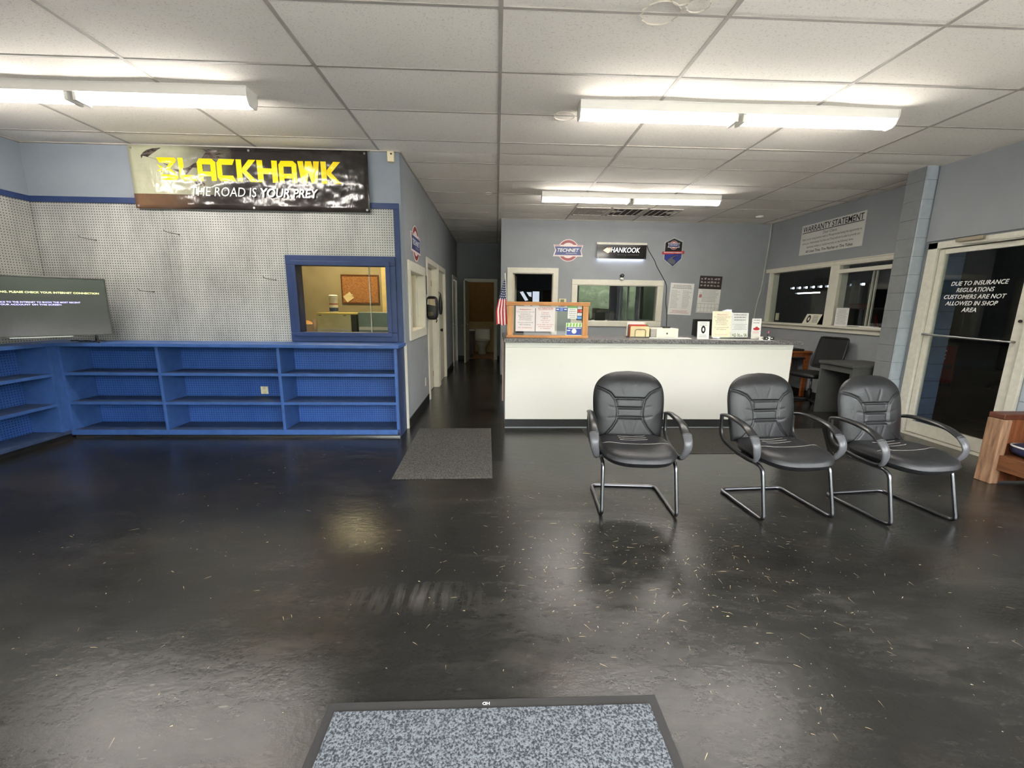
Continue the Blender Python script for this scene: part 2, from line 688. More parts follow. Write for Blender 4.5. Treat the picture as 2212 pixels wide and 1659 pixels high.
# wall angle along the walls
ang = MB()
ang.box(XL, YO - 0.02, CZ - 0.012, XH, YO, CZ).box(XL, YF, CZ - 0.012, XL + 0.02, YO, CZ).box(XHR, YB - 0.02, CZ - 0.012, XRR, YB, CZ)
ang.box(XRR - 0.02, 4.85, CZ - 0.012, XRR, YB, CZ).box(XH, YO, CZ - 0.012, XH + 0.02, YE, CZ).box(XR - 0.02, YF, CZ - 0.012, XR, YO, CZ)
ang.build('wall_angle', M_GRID, ceil)

# old water rings on the tiles
for (x, y, r) in ((0.55, 3.69, 0.085), (0.86, 2.47, 0.10), (1.03, 2.40, 0.06), (0.93, 2.36, 0.05), (-0.12, 6.1, 0.05)):
    ring = [(x + r * math.cos(2 * PI * k / 28) * (1 + 0.08 * math.sin(3 * k)), y + r * 0.9 * math.sin(2 * PI * k / 28), CZ - 0.0125) for k in range(28)]
    MB().tube(ring, 0.004, 6, closed=True, rb=0.001).build('water_ring', mat('water_stain', rgb(206, 197, 184), 0.9), ceil)

# walls
W = CZ + 0.03
wall_l = struct(wall_holes('x', XL - 0.14, XL, YF, YO + 0.12, 0, W).build('wall_left', M_WALLUP))
OW = (-2.137, -1.165, 1.083, 1.815)
wall_o = struct(wall_holes('y', YO, YO + 0.12, XL, XH, 0, W, [OW]).build('wall_office_front', M_WALLUP))
HW = (4.90, 5.80, 1.09, 1.80)
HD1, HD2, HD3 = (6.16, 7.11, 0, 2.0), (7.31, 8.17, 0, 2.0), (9.68, 10.58, 0, 2.0)
wall_h = struct(wall_holes('x', XH - 0.12, XH, YO + 0.12, YE, 0, W, [HW, HD1, HD2, HD3]).build('wall_hall_left', M_WALL))
BD = (-0.74, -0.045, 0, 2.0)
wall_e = struct(wall_holes('y', YE, YE + 0.12, XH - 0.12, 0.3, 0, W, [BD]).build('wall_hall_end', M_WALL))
wall_hr = struct(wall_holes('x', XHR, XHR + 0.11, YB + 0.12, YE, 0, W).build('wall_hall_right', M_WALL))
KD, KW = (0.285, 1.06, 0, 2.01), (1.487, 3.045, 1.125, 1.815)
wall_b = struct(wall_holes('y', YB, YB + 0.12, XHR, XRR + 0.14, 0, W, [KD, KW]).build('wall_back', M_WALL))
RW = (5.0, 7.70, 1.165, 2.06)
wall_rr = struct(wall_holes('x', XRR, XRR + 0.14, 4.85, YB, 0, W, [RW]).build('wall_right_rear', M_WALL))
SD, SW, XW = (3.50, 4.56, 0, 2.13), (1.9, 3.42, 0.98, 2.13), (-0.6, 1.4, 0.75, 2.2)
wall_r = struct(wall_holes('x', XR, XR + 0.17, YF, YO, 0, W, [SD, SW, XW]).build('wall_right', M_MORTAR))
FW1, FD, FW2 = (-2.6, -0.85, 0.45, 2.55), (-0.65, 0.45, 0, 2.55), (0.65, 4.55, 0.45, 2.55)
wall_f = struct(wall_holes('y', YF - 0.12, YF, XL - 0.14, XR + 0.17, 0, W, [FW1, FD, FW2]).build('wall_front', M_WALL))

# grey drywall facing above and beside the shop door
MB().box(XR - 0.022, YF + 0.01, 2.15, XR, 4.60, CZ - 0.012).build('drywall_header', M_WALL, wall_r)

# pier between the two right-hand walls, faced with blocks
pier = struct(MB().box(4.655, 4.625, 0, 5.22, 4.85, W).box(4.93, 4.555, 0, 5.185, 4.625, W).build('wall_pier', M_MORTAR))
pier_far = struct(MB().box(4.95, 4.545, 0, 5.18, 4.555, 2.6).build('wall_pier_shop_side', M_MORTARB))
nb = 0
z = 0.0
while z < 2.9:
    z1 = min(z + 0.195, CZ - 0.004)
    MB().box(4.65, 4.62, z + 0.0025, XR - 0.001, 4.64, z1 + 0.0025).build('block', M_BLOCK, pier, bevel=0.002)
    MB().box(4.648, 4.645, z + 0.0015, 4.66, 4.848, z1 + 0.0035).build('block', mat('shaded_grey_block', rgb(122, 124, 126), 0.75, var=0.06, scale=14, bump=0.4, bscale=90), pier, bevel=0.004)  # left face toned darker: its weaker light is painted into the block colour
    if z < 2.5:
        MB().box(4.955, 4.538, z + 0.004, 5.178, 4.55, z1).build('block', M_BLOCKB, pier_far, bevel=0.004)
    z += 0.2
for row in range(5):
    z = row * 0.2
    y = 3.42 - (0.2 if row % 2 else 0.0)
    ys = [3.49, y - 0.0] if row % 2 == 0 else [3.49, y]
    edge = 3.494
    while edge > 1.0:
        nxt = (edge - 0.4) if (edge < 3.49 or row % 2 == 0) else edge - 0.2
        MB().box(XR - 0.006, nxt + 0.004, z + 0.004, XR + 0.01, edge - 0.004, z + 0.196 if row < 4 else 0.975).build('block', M_BLOCK, wall_r, bevel=0.003)
        edge = nxt

# pegboard sheets on the two left-hand walls
PZ0, PZ1 = 0.99, 2.385
seams = [XL + 0.002, -3.425, -2.205]
for a, b in zip(seams, seams[1:]):
    MB().box(a + 0.0015, YO - 0.006, PZ0, b - 0.0015, YO, PZ1).build('pegboard_panel', M_PEGW, wall_o)
wall_holes('y', YO - 0.006, YO, -2.2035, -1.078, PZ0, PZ1, [(-2.14, -1.16, 1.05, 1.85)]).build('pegboard_panel', M_PEGW, wall_o)
for a, b in ((YF + 0.3, 0.97), (0.97, 2.19), (2.19, 3.41), (3.41, 4.612)):
    MB().box(XL, a + 0.0015, PZ0, XL + 0.006, b - 0.0015, PZ1).build('pegboard_panel', M_PEGW_Y, wall_l)

# navy trim boards
struct(MB().box(XL + 0.016, YO - 0.018, 2.382, -1.02, YO, 2.438).box(-1.078, YO - 0.018, 0.995, -1.02, YO, 2.382).build('trim_1', M_NAVY, bevel=0.002))
struct(MB().box(XL, YF + 0.3, 2.382, XL + 0.016, YO - 0.0, 2.438).build('trim_2', M_NAVY, bevel=0.002))
# light corner bead of the hall wall below the blue corner, and black vinyl bases
struct(MB().box(-1.02, YO - 0.006, 0.0, -0.996, YO + 0.02, 0.97).build('trim_3', M_WTRIM))
bb = MB()
for a, b in ((YO + 0.02, 6.07), (8.24, 9.6)):
    bb.box(XH, a, 0, XH + 0.008, b, 0.1)
struct(bb.build('baseboard_hall_left', M_BLACKB))
struct(MB().box(XH, YE - 0.008, 0, -0.83, YE, 0.1).box(0.04, YE - 0.008, 0, XHR, YE, 0.1).build('baseboard_hall_end', M_BLACKB))
struct(MB().box(XHR, YB - 0.008, 0, 0.19, YB, 0.1).box(1.12, YB - 0.008, 0, XRR, YB, 0.1).build('baseboard_back', M_BLACKB))
struct(MB().box(XRR - 0.008, 4.86, 0, XRR, YB - 0.01, 0.1).build('baseboard_right_rear', M_BLACKB))

# ---------------------------------------------------------------- windows
def window(n, axis, face, out, opening, w, mat_f, wb=None, label=None, depth=0.018, jamb=None, jd=0.12, bev=0.006):
    """casing round an opening, jamb lining and a pane"""
    u0, u1, z0, z1 = opening
    sgn = -1 if out < face else 1
    wb = w if wb is None else wb
    o = struct(MB().frame(u0 - w, u1 + w, z0 - wb, z1 + w, w + 0.012, face, out, axis, wb=wb + 0.012).build('window_%d' % n, mat_f, bevel=bev))
    return o


# window_1: office window with blue casing
w1 = window(1, 'y', YO - 0.006, YO - 0.036, OW, 0.088, M_NAVY)
MB().frame(OW[0] - 0.03, OW[1] + 0.03, OW[2] - 0.03, OW[3] + 0.03, 0.046, YO - 0.048, YO - 0.036, 'y').build('inner_moulding', M_NAVY, w1, bevel=0.004)
MB().frame(OW[0], OW[1], OW[2], OW[3], 0.012, YO - 0.02, YO + 0.12, 'y').build('jamb_lining', mat('dark_navy_jamb', rgb(22, 32, 66), 0.5), w1)
MB().box(OW[0] + 0.012, YO + 0.06, OW[2] + 0.012, OW[1] - 0.2, YO + 0.064, OW[3] - 0.012).build('pane', M_GLASS, w1)
MB().box(-1.385, YO + 0.072, OW[2] + 0.012, OW[1] - 0.012, YO + 0.076, OW[3] - 0.012).build('pane', M_GLASS, w1)
MB().box(-1.392, YO + 0.068, OW[2] + 0.012, -1.384, YO + 0.08, OW[3] - 0.012).build('pane_edge', mat('pale_glass_edge', rgb(224, 212, 196), 0.3), w1)
# window_2: hall window
w2 = window(2, 'x', XH, XH + 0.024, HW, 0.10, M_WTRIM)
MB().frame(HW[0], HW[1], HW[2], HW[3], 0.014, XH - 0.12, XH + 0.01, 'x').build('jamb_lining', M_WTRIM, w2)
MB().box(XH - 0.084, HW[0] + 0.014, HW[2] + 0.014, XH - 0.08, HW[1] - 0.014, HW[3] - 0.014).build('pane', M_GLASS, w2)
MB().box(XH - 0.1, HW[1] - 0.1, HW[2] + 0.014, XH - 0.07, HW[1] - 0.014, HW[3] - 0.014).build('sash_stile', M_WTRIM, w2)
# window_3: big glass in the back wall
w3 = window(3, 'y', YB, YB - 0.022, KW, 0.085, M_WTRIM)
MB().frame(KW[0], KW[1], KW[2], KW[3], 0.022, YB - 0.01, YB + 0.12, 'y').build('jamb_lining', M_WTRIM, w3)
MB().box(KW[0] + 0.022, YB + 0.03, KW[2] + 0.022, KW[1] - 0.022, YB + 0.036, KW[3] - 0.022).build('pane', M_GLASSR, w3)
# window_4: shop window on the right of the counter
w4 = struct(MB().box(XRR - 0.02, 4.86, 2.06, XRR, 7.8, 2.105).box(XRR - 0.03, 4.86, 2.105, XRR, 7.8, 2.122).build('window_4', M_WTRIM, bevel=0.004))
MB().box(XRR - 0.012, 7.66, 1.165, XRR + 0.15, 7.705, 2.06).build('jamb_lining', M_WTRIM, w4)
MB().box(XRR - 0.012, 5.0, 2.045, XRR + 0.15, 7.66, 2.062).build('head_lining', M_WTRIM, w4)
MB().box(XRR - 0.075, 4.86, 1.135, XRR + 0.15, 7.72, 1.168).build('window_sill', M_WTRIM, w4, bevel=0.006)
MB().box(XRR - 0.03, 4.86, 1.07, XRR, 7.72, 1.135).build('apron', M_WTRIM, w4, bevel=0.005)
MB().box(XRR - 0.02, 6.10, 1.168, XRR + 0.13, 6.27, 2.05).build('mullion', M_WTRIM, w4, bevel=0.004)
MB().box(XRR - 0.03, 5.0, 1.93, XRR + 0.02, 6.14, 1.985).build('transom_bar', M_WTRIM, w4, bevel=0.004)
for yy in (5.585, 5.53):
    MB().box(XRR + 0.035, yy - 0.008, 1.168, XRR + 0.055, yy + 0.008, 1.93).build('slider_edge', M_ALU, w4)
MB().box(XRR + 0.045, 6.27, 1.168, XRR + 0.05, 7.66, 2.05).build('pane', M_GLASS, w4)
MB().box(XRR + 0.03, 5.0, 1.168, XRR + 0.035, 6.10, 2.05).build('pane', M_GLASS, w4)
# window_5: sidelight at the right edge
w5 = struct(MB().frame(SW[0] - 0.02, SW[1] + 0.04, SW[2] - 0.02, SW[3] + 0.0, 0.06, XR - 0.02, XR + 0.06, 'x').build('window_5', M_ALU, bevel=0.004))
MB().box(XR + 0.03, SW[0], SW[2], XR + 0.035, SW[1], SW[3]).build('pane', M_GLASS, w5)

# storefront glazing behind the camera, and the side window next to it
w8 = struct(MB().frame(XW[0], XW[1], XW[2], XW[3], 0.05, XR + 0.03, XR + 0.09, 'x').box(XR + 0.03, 0.37, XW[2], XR + 0.09, 0.43, XW[3]).build('window_8', M_ALU))
MB().box(XR + 0.058, XW[0] + 0.05, XW[2] + 0.05, XR + 0.062, XW[1] - 0.05, XW[3] - 0.05).build('pane', M_GLASS, w8)
for n, op in ((6, FW1), (7, FW2)):
    w = struct(MB().frame(op[0], op[1], op[2], op[3], 0.05, YF - 0.09, YF - 0.03, 'y').build('window_%d' % n, M_ALU))
    k = 3
    for i in range(k):
        a, b = op[0] + (op[1] - op[0]) * i / k, op[0] + (op[1] - op[0]) * (i + 1) / k
        MB().box(a + 0.02, YF - 0.062, op[2] + 0.04, b - 0.02, YF - 0.058, op[3] - 0.04).build('pane', M_GLASS, w)
        if i:
            MB().box(a - 0.025, YF - 0.09, op[2] + 0.05, a + 0.025, YF - 0.03, op[3] - 0.05).build('mullion', M_ALU, w)
d6 = struct(MB().frame(FD[0], FD[1], 0.01, FD[3], 0.06, YF - 0.09, YF - 0.03, 'y').box(FD[0], YF - 0.09, 2.1, FD[1], YF - 0.03, 2.16).build('door_6', M_ALU))
MB().box(FD[0] + 0.06, YF - 0.062, 0.07, FD[1] - 0.06, YF - 0.058, FD[3] - 0.06).build('pane', M_GLASS, d6)

# ---------------------------------------------------------------- doors of the hall and back wall
def casing(axis, face, out, op, w=0.075):
    u0, u1, z0, z1 = op
    m = MB()
    for a, b, c, d in ((u0 - w, u0 + 0.008, 0, z1 + w), (u1 - 0.008, u1 + w, 0, z1 + w), (u0, u1, z1 - 0.008, z1 + w)):
        if axis == 'x':
            m.box(face, a, c, out, b, d)
        else:
            m.box(a, face, c, b, out, d)
    return m


def knob(parent, c, axis, material=None):
    """round door knob on a stem; axis is the unit direction it sticks out"""
    ax = Vector(axis)
    c = Vector(c)
    prof = [(0.0, 0.030, ), (0.006, 0.030), (0.010, 0.013), (0.028, 0.013), (0.036, 0.026), (0.052, 0.030), (0.062, 0.022), (0.066, 0.006)]
    MB().tube([c + ax * p[0] for p in prof], [p[1] for p in prof], 14).build('door_knob', material or M_STEEL, parent, smooth=True)


d1 = struct(casing('x', XH, XH + 0.02, HD1).build('door_1', M_WTRIM, bevel=0.004))
MB().box(XH - 0.12, HD1[1] - 0.02, 0, XH, HD1[1], 2.0).box(XH - 0.12, HD1[0], 0, XH, HD1[0] + 0.02, 2.0).box(XH - 0.12, HD1[0], 1.98, XH, HD1[1], 2.0).build('jamb_lining', M_WTRIM, d1)
l1 = MB().box(XH - 0.115, HD1[0] + 0.025, 0.012, XH - 0.075, HD1[1] - 0.024, 1.975).build('door_leaf', M_DOOR, d1)
for zz in (0.25, 1.75):
    MB().box(XH - 0.075, HD1[1] - 0.10, zz - 0.045, XH - 0.070, HD1[1] - 0.06, zz + 0.045).build('hinge', mat('brass', rgb(150, 120, 60), 0.35, metal=1.0), l1)
d2 = struct(casing('x', XH, XH + 0.02, HD2).build('door_2', M_WTRIM, bevel=0.004))
MB().box(XH - 0.12, HD2[1] - 0.02, 0, XH, HD2[1], 2.0).box(XH - 0.12, HD2[0], 0, XH, HD2[0] + 0.02, 2.0).box(XH - 0.12, HD2[0], 1.98, XH, HD2[1], 2.0).build('jamb_lining', M_WTRIM, d2)
l2 = MB().box(XH - 0.06, HD2[0] + 0.024, 0.012, XH - 0.022, HD2[1] - 0.024, 1.975).build('door_leaf', M_DOOR, d2)
knob(l2, (XH - 0.022, HD2[0] + 0.20, 0.96), (1, 0, 0), mat('dark_bronze', rgb(60, 50, 42), 0.35, metal=1.0))
d3 = struct(casing('x', XH, XH + 0.02, HD3).build('door_3', M_WTRIM, bevel=0.004))
l3 = MB().box(XH - 0.07, HD3[0] + 0.01, 0.012, XH - 0.03, HD3[1] - 0.01, 1.985).build('door_leaf', M_DOOR, d3)
knob(l3, (XH - 0.03, HD3[0] + 0.16, 0.96), (1, 0, 0), M_STEEL)

# bathroom door, standing open into the hall
d4 = struct(casing('y', YE, YE - 0.02, BD, 0.07).build('door_4', M_WTRIM, bevel=0.004))
MB().box(BD[0], YE, 0, BD[0] + 0.015, YE + 0.12, 2.0).box(BD[1] - 0.015, YE, 0, BD[1], YE + 0.12, 2.0).box(BD[0], YE, 1.985, BD[1], YE + 0.12, 2.0).build('jamb_lining', M_WTRIM, d4)
lm = MB()
lm.box(0, -0.72, 0.012, 0.036, 0, 1.985)
Rl = Matrix.Translation((BD[0] + 0.01, YE - 0.022, 0)) @ Matrix.Rotation(math.radians(-4), 4, 'Z')
lm.rot(Rl)
l4 = lm.build('door_leaf', M_DOOR, d4)
p0 = Rl @ Vector((0.036, -0.65, 0.93))
p1 = Rl @ Vector((0.0, -0.65, 0.93))
knob(l4, p0, (1, 0, 0))
knob(l4, p1, (-1, 0, 0))

# opening into the dark back room
d5 = struct(casing('y', YB, YB - 0.02, KD, 0.085).build('door_5', M_WTRIM, bevel=0.004))
MB().box(KD[0], YB, 0, KD[0] + 0.02, YB + 0.12, 2.01).box(KD[1] - 0.02, YB, 0, KD[1], YB + 0.12, 2.01).box(KD[0], YB, 1.99, KD[1], YB + 0.12, 2.01).build('jamb_lining', M_WTRIM, d5)
lm = MB().box(0, 0, 0.012, 0.036, 0.72, 1.985)
lm.rot(Matrix.Translation((KD[0] + 0.022, YB + 0.125, 0)) @ Matrix.Rotation(math.radians(-6), 4, 'Z'))
lm.build('door_leaf', M_DOOR, d5)

# shop door: cream aluminium with one big pane
d7 = struct(MB().box(XR - 0.03, 4.46, 0.0, XR + 0.12, 4.56, 2.13).box(XR - 0.03, 3.50, 0.0, XR + 0.12, 3.57, 2.13).box(XR - 0.03, 3.50, 2.06, XR + 0.12, 4.56, 2.13).build('door_7', M_ALU, bevel=0.004))
MB().box(XR - 0.03, 3.57, 0.0, XR + 0.12, 4.46, 0.022).build('threshold', M_ALU, d7)
sl = MB().box(XR + 0.0, 4.40, 0.03, XR + 0.045, 4.455, 2.05).box(XR, 3.575, 0.03, XR + 0.045, 3.665, 2.05).box(XR, 3.665, 0.03, XR + 0.045, 4.40, 0.16).box(XR, 3.665, 2.0, XR + 0.045, 4.40, 2.05).build('door_leaf', M_ALU, d7, bevel=0.003)
MB().box(XR + 0.02, 3.665, 0.16, XR + 0.026, 4.40, 2.0).build('pane', M_GLASS, sl)
MB().tube(fillet([(XR, 4.43, 1.15), (XR - 0.055, 4.43, 1.15), (XR - 0.055, 3.63, 1.13), (XR, 3.63, 1.13)], 0.03), 0.011, 10).build('push_bar', M_STEEL, sl, smooth=True)
MB().box(XR - 0.07, 4.02, 2.10, XR - 0.03, 4.26, 2.135).build('closer_body', mat('tan_closer', rgb(150, 138, 118), 0.5), d7, bevel=0.006)
MB().tube([(XR - 0.05, 4.20, 2.08), (XR - 0.09, 3.85, 2.07), (XR - 0.03, 3.7, 2.08)], 0.009, 8).build('closer_arm', M_ALU, sl)
MB().tube([(XR - 0.006, 3.615, 1.32), (XR - 0.016, 3.615, 1.32)], 0.014, 12).build('lock_cylinder', M_BLACK, sl)
dt = bpy.data.objects.new('notice_lettering', None)
COL.objects.link(dt)
dt.parent = d7
dt.location = (XR + 0.018, 4.06, 1.55)
dt.rotation_euler = (0, 0, -PI / 2)
for s, zz, ww, xx in (('DUE TO INSURANCE', 0.135, 0.50, 0.02), ('REGULATIONS', 0.068, 0.335, 0.0), ('CUSTOMERS ARE NOT', 0.0, 0.55, 0.0), ('ALLOWED IN SHOP', -0.066, 0.47, -0.015), ('AREA', -0.132, 0.135, -0.015)):
    text(s, M_WHITEP, dt, xx, zz, w=ww, h=0.043, y=0, shear=0.25, bold=0.012)


# ---------------------------------------------------------------- rooms seen through openings
struct(MB().box(XL - 0.14, 7.25, 0, XH - 0.12, 7.35, W).build('wall_office_back', M_OFFICE))
struct(MB().box(XL - 0.14, YO + 0.12, 0, XL, 7.25, W).build('wall_office_left', M_OFFICE))
struct(MB().box(XL, YO + 0.1205, 1.9, XH - 0.12, YO + 0.125, W).build('wall_office_inner', M_OFFICE))
# bathroom
struct(MB().box(-1.25, YE + 0.12, -0.1, 0.3, 12.75, 0.001).build('floor_bathroom', M_BATHF))
wbb = struct(MB().box(-1.25, 12.65, 0, 0.3, 12.75, W).box(-1.25, YE + 0.12, 0, -1.12, 12.65, W).box(0.2, YE + 0.12, 0, 0.3, 12.65, W).build('wall_bathroom', M_BATHU))
MB().box(-1.12, 12.63, 0, 0.2, 12.65, 0.86).box(-1.12, YE + 0.13, 0, -1.10, 12.63, 0.86).build('wainscot', M_BATHL, wbb)
MB().box(-1.12, 12.615, 0.86, 0.2, 12.65, 0.92).build('wainscot_cap', M_BATHL, wbb)
MB().box(-1.12, 12.615, 0, 0.2, 12.63, 0.09).build('wainscot_base', M_BATHL, wbb)
# back room and the shop
struct(MB().box(XHR + 0.11, 7.94, 0, XHR + 0.2, 10.9, W).box(XHR + 0.11, 10.8, 0, 5.3, 10.9, W).box(5.22, 7.94, 0, 5.3, 10.9, W).build('wall_back_room', M_SHOP))
struct(MB().box(XR + 0.17, 1.76, -0.12, 12.2, 17.6, -0.002).build('floor_shop', M_SHOPF))
gd = []
for i in range(10):
    gd.append((13.35 + i * 0.36, 13.35 + i * 0.36 + 0.22, 2.20, 2.27))
gd.append((15.2, 16.5, 2.0, 2.045))
struct(wall_holes('x', 12.0, 12.1, 1.76, 17.6, -0.1, 4.2, gd).build('wall_shop_far', M_SHOP))
struct(MB().box(XR + 0.17, 17.5, 0, 12.1, 17.6, 4.2).box(XR + 0.17, 1.66, -0.1, 12.1, 1.76, 4.2).box(5.2, 10.9, 0, 5.3, 17.5, 4.2).box(XR + 0.17, 1.7, W, XR + 0.27, 4.6, 4.2).box(5.2, 4.55, W, 5.3, 11.0, 4.2).build('wall_shop', M_SHOP))
struct(MB().box(XR + 0.1, 1.66, 4.15, 12.15, 17.6, 4.25).build('ceiling_shop', M_SHOP))

# outside: pavement and a line of trees, seen only in reflections
struct(MB().box(-60, -60, -0.25, 60, -1.02, -0.13).box(XR + 0.17, -1.02, -0.25, 60, 1.66, -0.13).build('pavement', mat('pale_concrete', rgb(168, 166, 160), 0.9, scale=0.5)))
tl = MB()
rr = random.Random(11)
for i in range(120):
    x, y = (rr.uniform(-26, 26), rr.uniform(-26, -17)) if i < 90 else (rr.uniform(19, 27), rr.uniform(-18, -2))
    r = rr.uniform(1.6, 3.2)
    zc = rr.uniform(0.6, 3.0)
    nu, nv = 12, 8
    ph = [rr.uniform(0, 6) for _ in range(4)]

    def fn(u, v, x=x, y=y, r=r, zc=zc, ph=ph):
        a, b = 2 * PI * u, PI * (v - 0.5)
        k = r * (1 + 0.18 * math.sin(5 * a + ph[0]) * math.cos(4 * b + ph[1]) + 0.12 * math.sin(9 * a + ph[2] + 7 * b))
        return (x + k * math.cos(a) * math.cos(b), y + k * math.sin(a) * math.cos(b), zc + k * math.sin(b))
    tl.grid(fn, nu, nv)
leaf = NT('foliage_green')
lk = leaf.noise(leaf.pos(), 2.2, 8, 0.75)
leaf.base(leaf.ramp(lk, [(0.3, rgb(70, 82, 60)), (0.55, rgb(124, 138, 104)), (0.75, rgb(184, 192, 162))]))
leaf.rough(0.8)
tlo = tl.build('treeline', leaf.m, smooth=True)
tag(tlo, 'green treeline outside, mirrored in the back window', 'trees')
tlo['kind'] = 'stuff'

# ---------------------------------------------------------------- ceiling light fixtures
def fixture(loc, label, lit_mat):
    t = thing('strip_light', label, 'ceiling light', loc, group='twin-tube strip lights on the ceiling')
    L, w = 2.48, 0.15
    x0, x1 = -L / 2, L / 2
    prof = [(-w / 2, 0.0), (w / 2, 0.0), (w / 2, -0.010), (w / 2 - 0.004, -0.014), (w / 2 - 0.004, -0.072), (-w / 2 + 0.004, -0.072), (-w / 2 + 0.004, -0.014), (-w / 2, -0.010)]
    m = MB()
    n = len(prof)
    vs = [(x0, p[0], p[1]) for p in prof] + [(x1, p[0], p[1]) for p in prof]
    m.add(vs, [tuple(range(n)), tuple(range(2 * n - 1, n - 1, -1))] + [(i, i + n, (i + 1) % n + n, (i + 1) % n) for i in range(n)])
    m.build('channel', M_WHITE, t, local=True, bevel=0.002, fix=True)
    for s in (-1, 1):
        c = MB()
        xx = s * (L / 2 + 0.003)
        pr = [(-0.076, 0), (0.076, 0), (0.076, -0.06), (0.05, -0.115), (0.03, -0.125), (-0.03, -0.125), (-0.05, -0.115), (-0.076, -0.06)]
        vs = [(xx - 0.004, p[0], p[1]) for p in pr] + [(xx + 0.004, p[0], p[1]) for p in pr]
        c.add(vs, [tuple(range(8)), tuple(range(15, 7, -1))] + [(i, i + 8, (i + 1) % 8 + 8, (i + 1) % 8) for i in range(8)])
        c.build('end_cap', M_WHITE, t, local=True, fix=True)
    for xx in (-0.03, 0.03):
        MB().box(xx - 0.012, -0.06, -0.125, xx + 0.012, 0.06, -0.06).build('lamp_holder', M_WHITE, t, local=True, bevel=0.003)
    for yy in (-0.026, 0.026):
        for a, b in ((x0 + 0.004, -0.04), (0.04, x1 - 0.004)):
            MB().tube([(a, yy, -0.100), (b, yy, -0.100)], 0.0185, 12).build('fluorescent_tube', lit_mat, t, local=True, smooth=True)
    return t


fixture((1.875, 3.485, CZ), 'lit twin-tube strip light over the leather chairs', M_TUBE)
fixture((1.865, 6.045, CZ), 'lit twin-tube strip light over the counter, in front of the vents', M_TUBE)
fixture((-3.055, 3.455, CZ), 'lit twin-tube strip light over the pegboard corner at the left', M_TUBE)

# air vents in the ceiling
def vent(x, label, dark):
    t = thing('ceiling_vent', label, 'vent', (x, 7.09, CZ - 0.004), group='square air vents in the ceiling')
    MB().frame(-0.275, 0.275, 0, 0.0001, 0.0, 0, 0) if False else None
    m = MB()
    s = 0.272
    for a, b, c, d in ((-s, s, -s, -s + 0.035), (-s, s, s - 0.035, s), (-s, -s + 0.035, -s + 0.035, s - 0.035), (s - 0.035, s, -s + 0.035, s - 0.035)):
        m.box(a, c, -0.014, b, d, 0)
    m.build('frame', M_GRID, t, local=True, bevel=0.003)
    MB().box(-s + 0.03, -s + 0.03, -0.003, s - 0.03, s - 0.03, 0).build('backing', mat('vent_dark', rgb(58, 46, 42), 0.9) if dark else mat('vent_filter', rgb(176, 168, 160), 0.9), t, local=True)
    for k in range(1, 5):
        xx = -s + k * 2 * s / 5
        MB().box(xx - 0.006, -s + 0.035, -0.012, xx + 0.006, s - 0.035, -0.004).build('slat', M_GRID, t, local=True)


vent(1.53, 'ceiling vent with a pale filter, leftmost of the three', False)
vent(2.11, 'dark slatted ceiling vent between the pale vent and another dark one', True)
vent(2.69, 'dark slatted ceiling vent, rightmost of the three', True)
# small round ceiling fittings
t = tag(MB().lathe([(0.055, 0), (0.06, -0.008), (0.05, -0.022), (0.02, -0.028)], (4.44, 7.2, CZ - 0.002), 20).build('smoke_detector', M_WHITE, smooth=True), 'small white round fitting on the ceiling near the right rear corner', 'detector')

# ---------------------------------------------------------------- blue shelving
SF, ST = 4.30, 0.99       # front and top of the shelves
su = thing('shelf_unit', 'long blue open shelf unit below the pegboard and office window', 'shelf unit', (-2.7, 4.45, 0))
XS0, XS1 = XL + 0.01, -1.03
MB().box(-4.413, SF - 0.03, 0.955, -1.0, YO - 0.008, ST).build('top_board', M_BLUE, su, bevel=0.004)
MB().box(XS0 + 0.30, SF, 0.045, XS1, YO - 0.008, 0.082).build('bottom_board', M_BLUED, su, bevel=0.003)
MB().box(XS0 + 0.30, SF - 0.012, 0.03, XS1 - 0.02, SF, 0.082).build('bottom_lip', M_BLUE, su)
MB().box(XS0 + 0.32, SF + 0.012, 0.0, XS1, YO - 0.01, 0.045).build('plinth', M_BLACKB, su)
MB().box(XS0 + 0.32, SF + 0.004, 0.0, XS1, SF + 0.014, 0.012).build('floor_strip', M_STEEL, su)
for xx in (-4.40, -3.445, -2.24, -1.045):
    MB().box(xx - 0.015, SF, 0.082, xx + 0.015, YO - 0.008, 0.955).build('divider', M_BLUE, su, bevel=0.002)
for a, b in ((-4.385, -3.46), (-3.43, -2.255), (-2.225, -1.06)):
    for zz in (0.375, 0.68):
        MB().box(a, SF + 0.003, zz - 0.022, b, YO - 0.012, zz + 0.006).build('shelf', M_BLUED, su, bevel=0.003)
        MB().box(a, SF - 0.001, zz - 0.022, b, SF + 0.004, zz + 0.007).build('shelf_edge', M_BLUE, su)
MB().box(-4.40, YO - 0.012, 0.082, XS1, YO - 0.006, 0.955).build('back_panel', M_PEGB, su)
MB().box(-1.03, SF, 0.0, -1.022, YO - 0.008, 0.955).build('end_panel', M_NAVY, su)

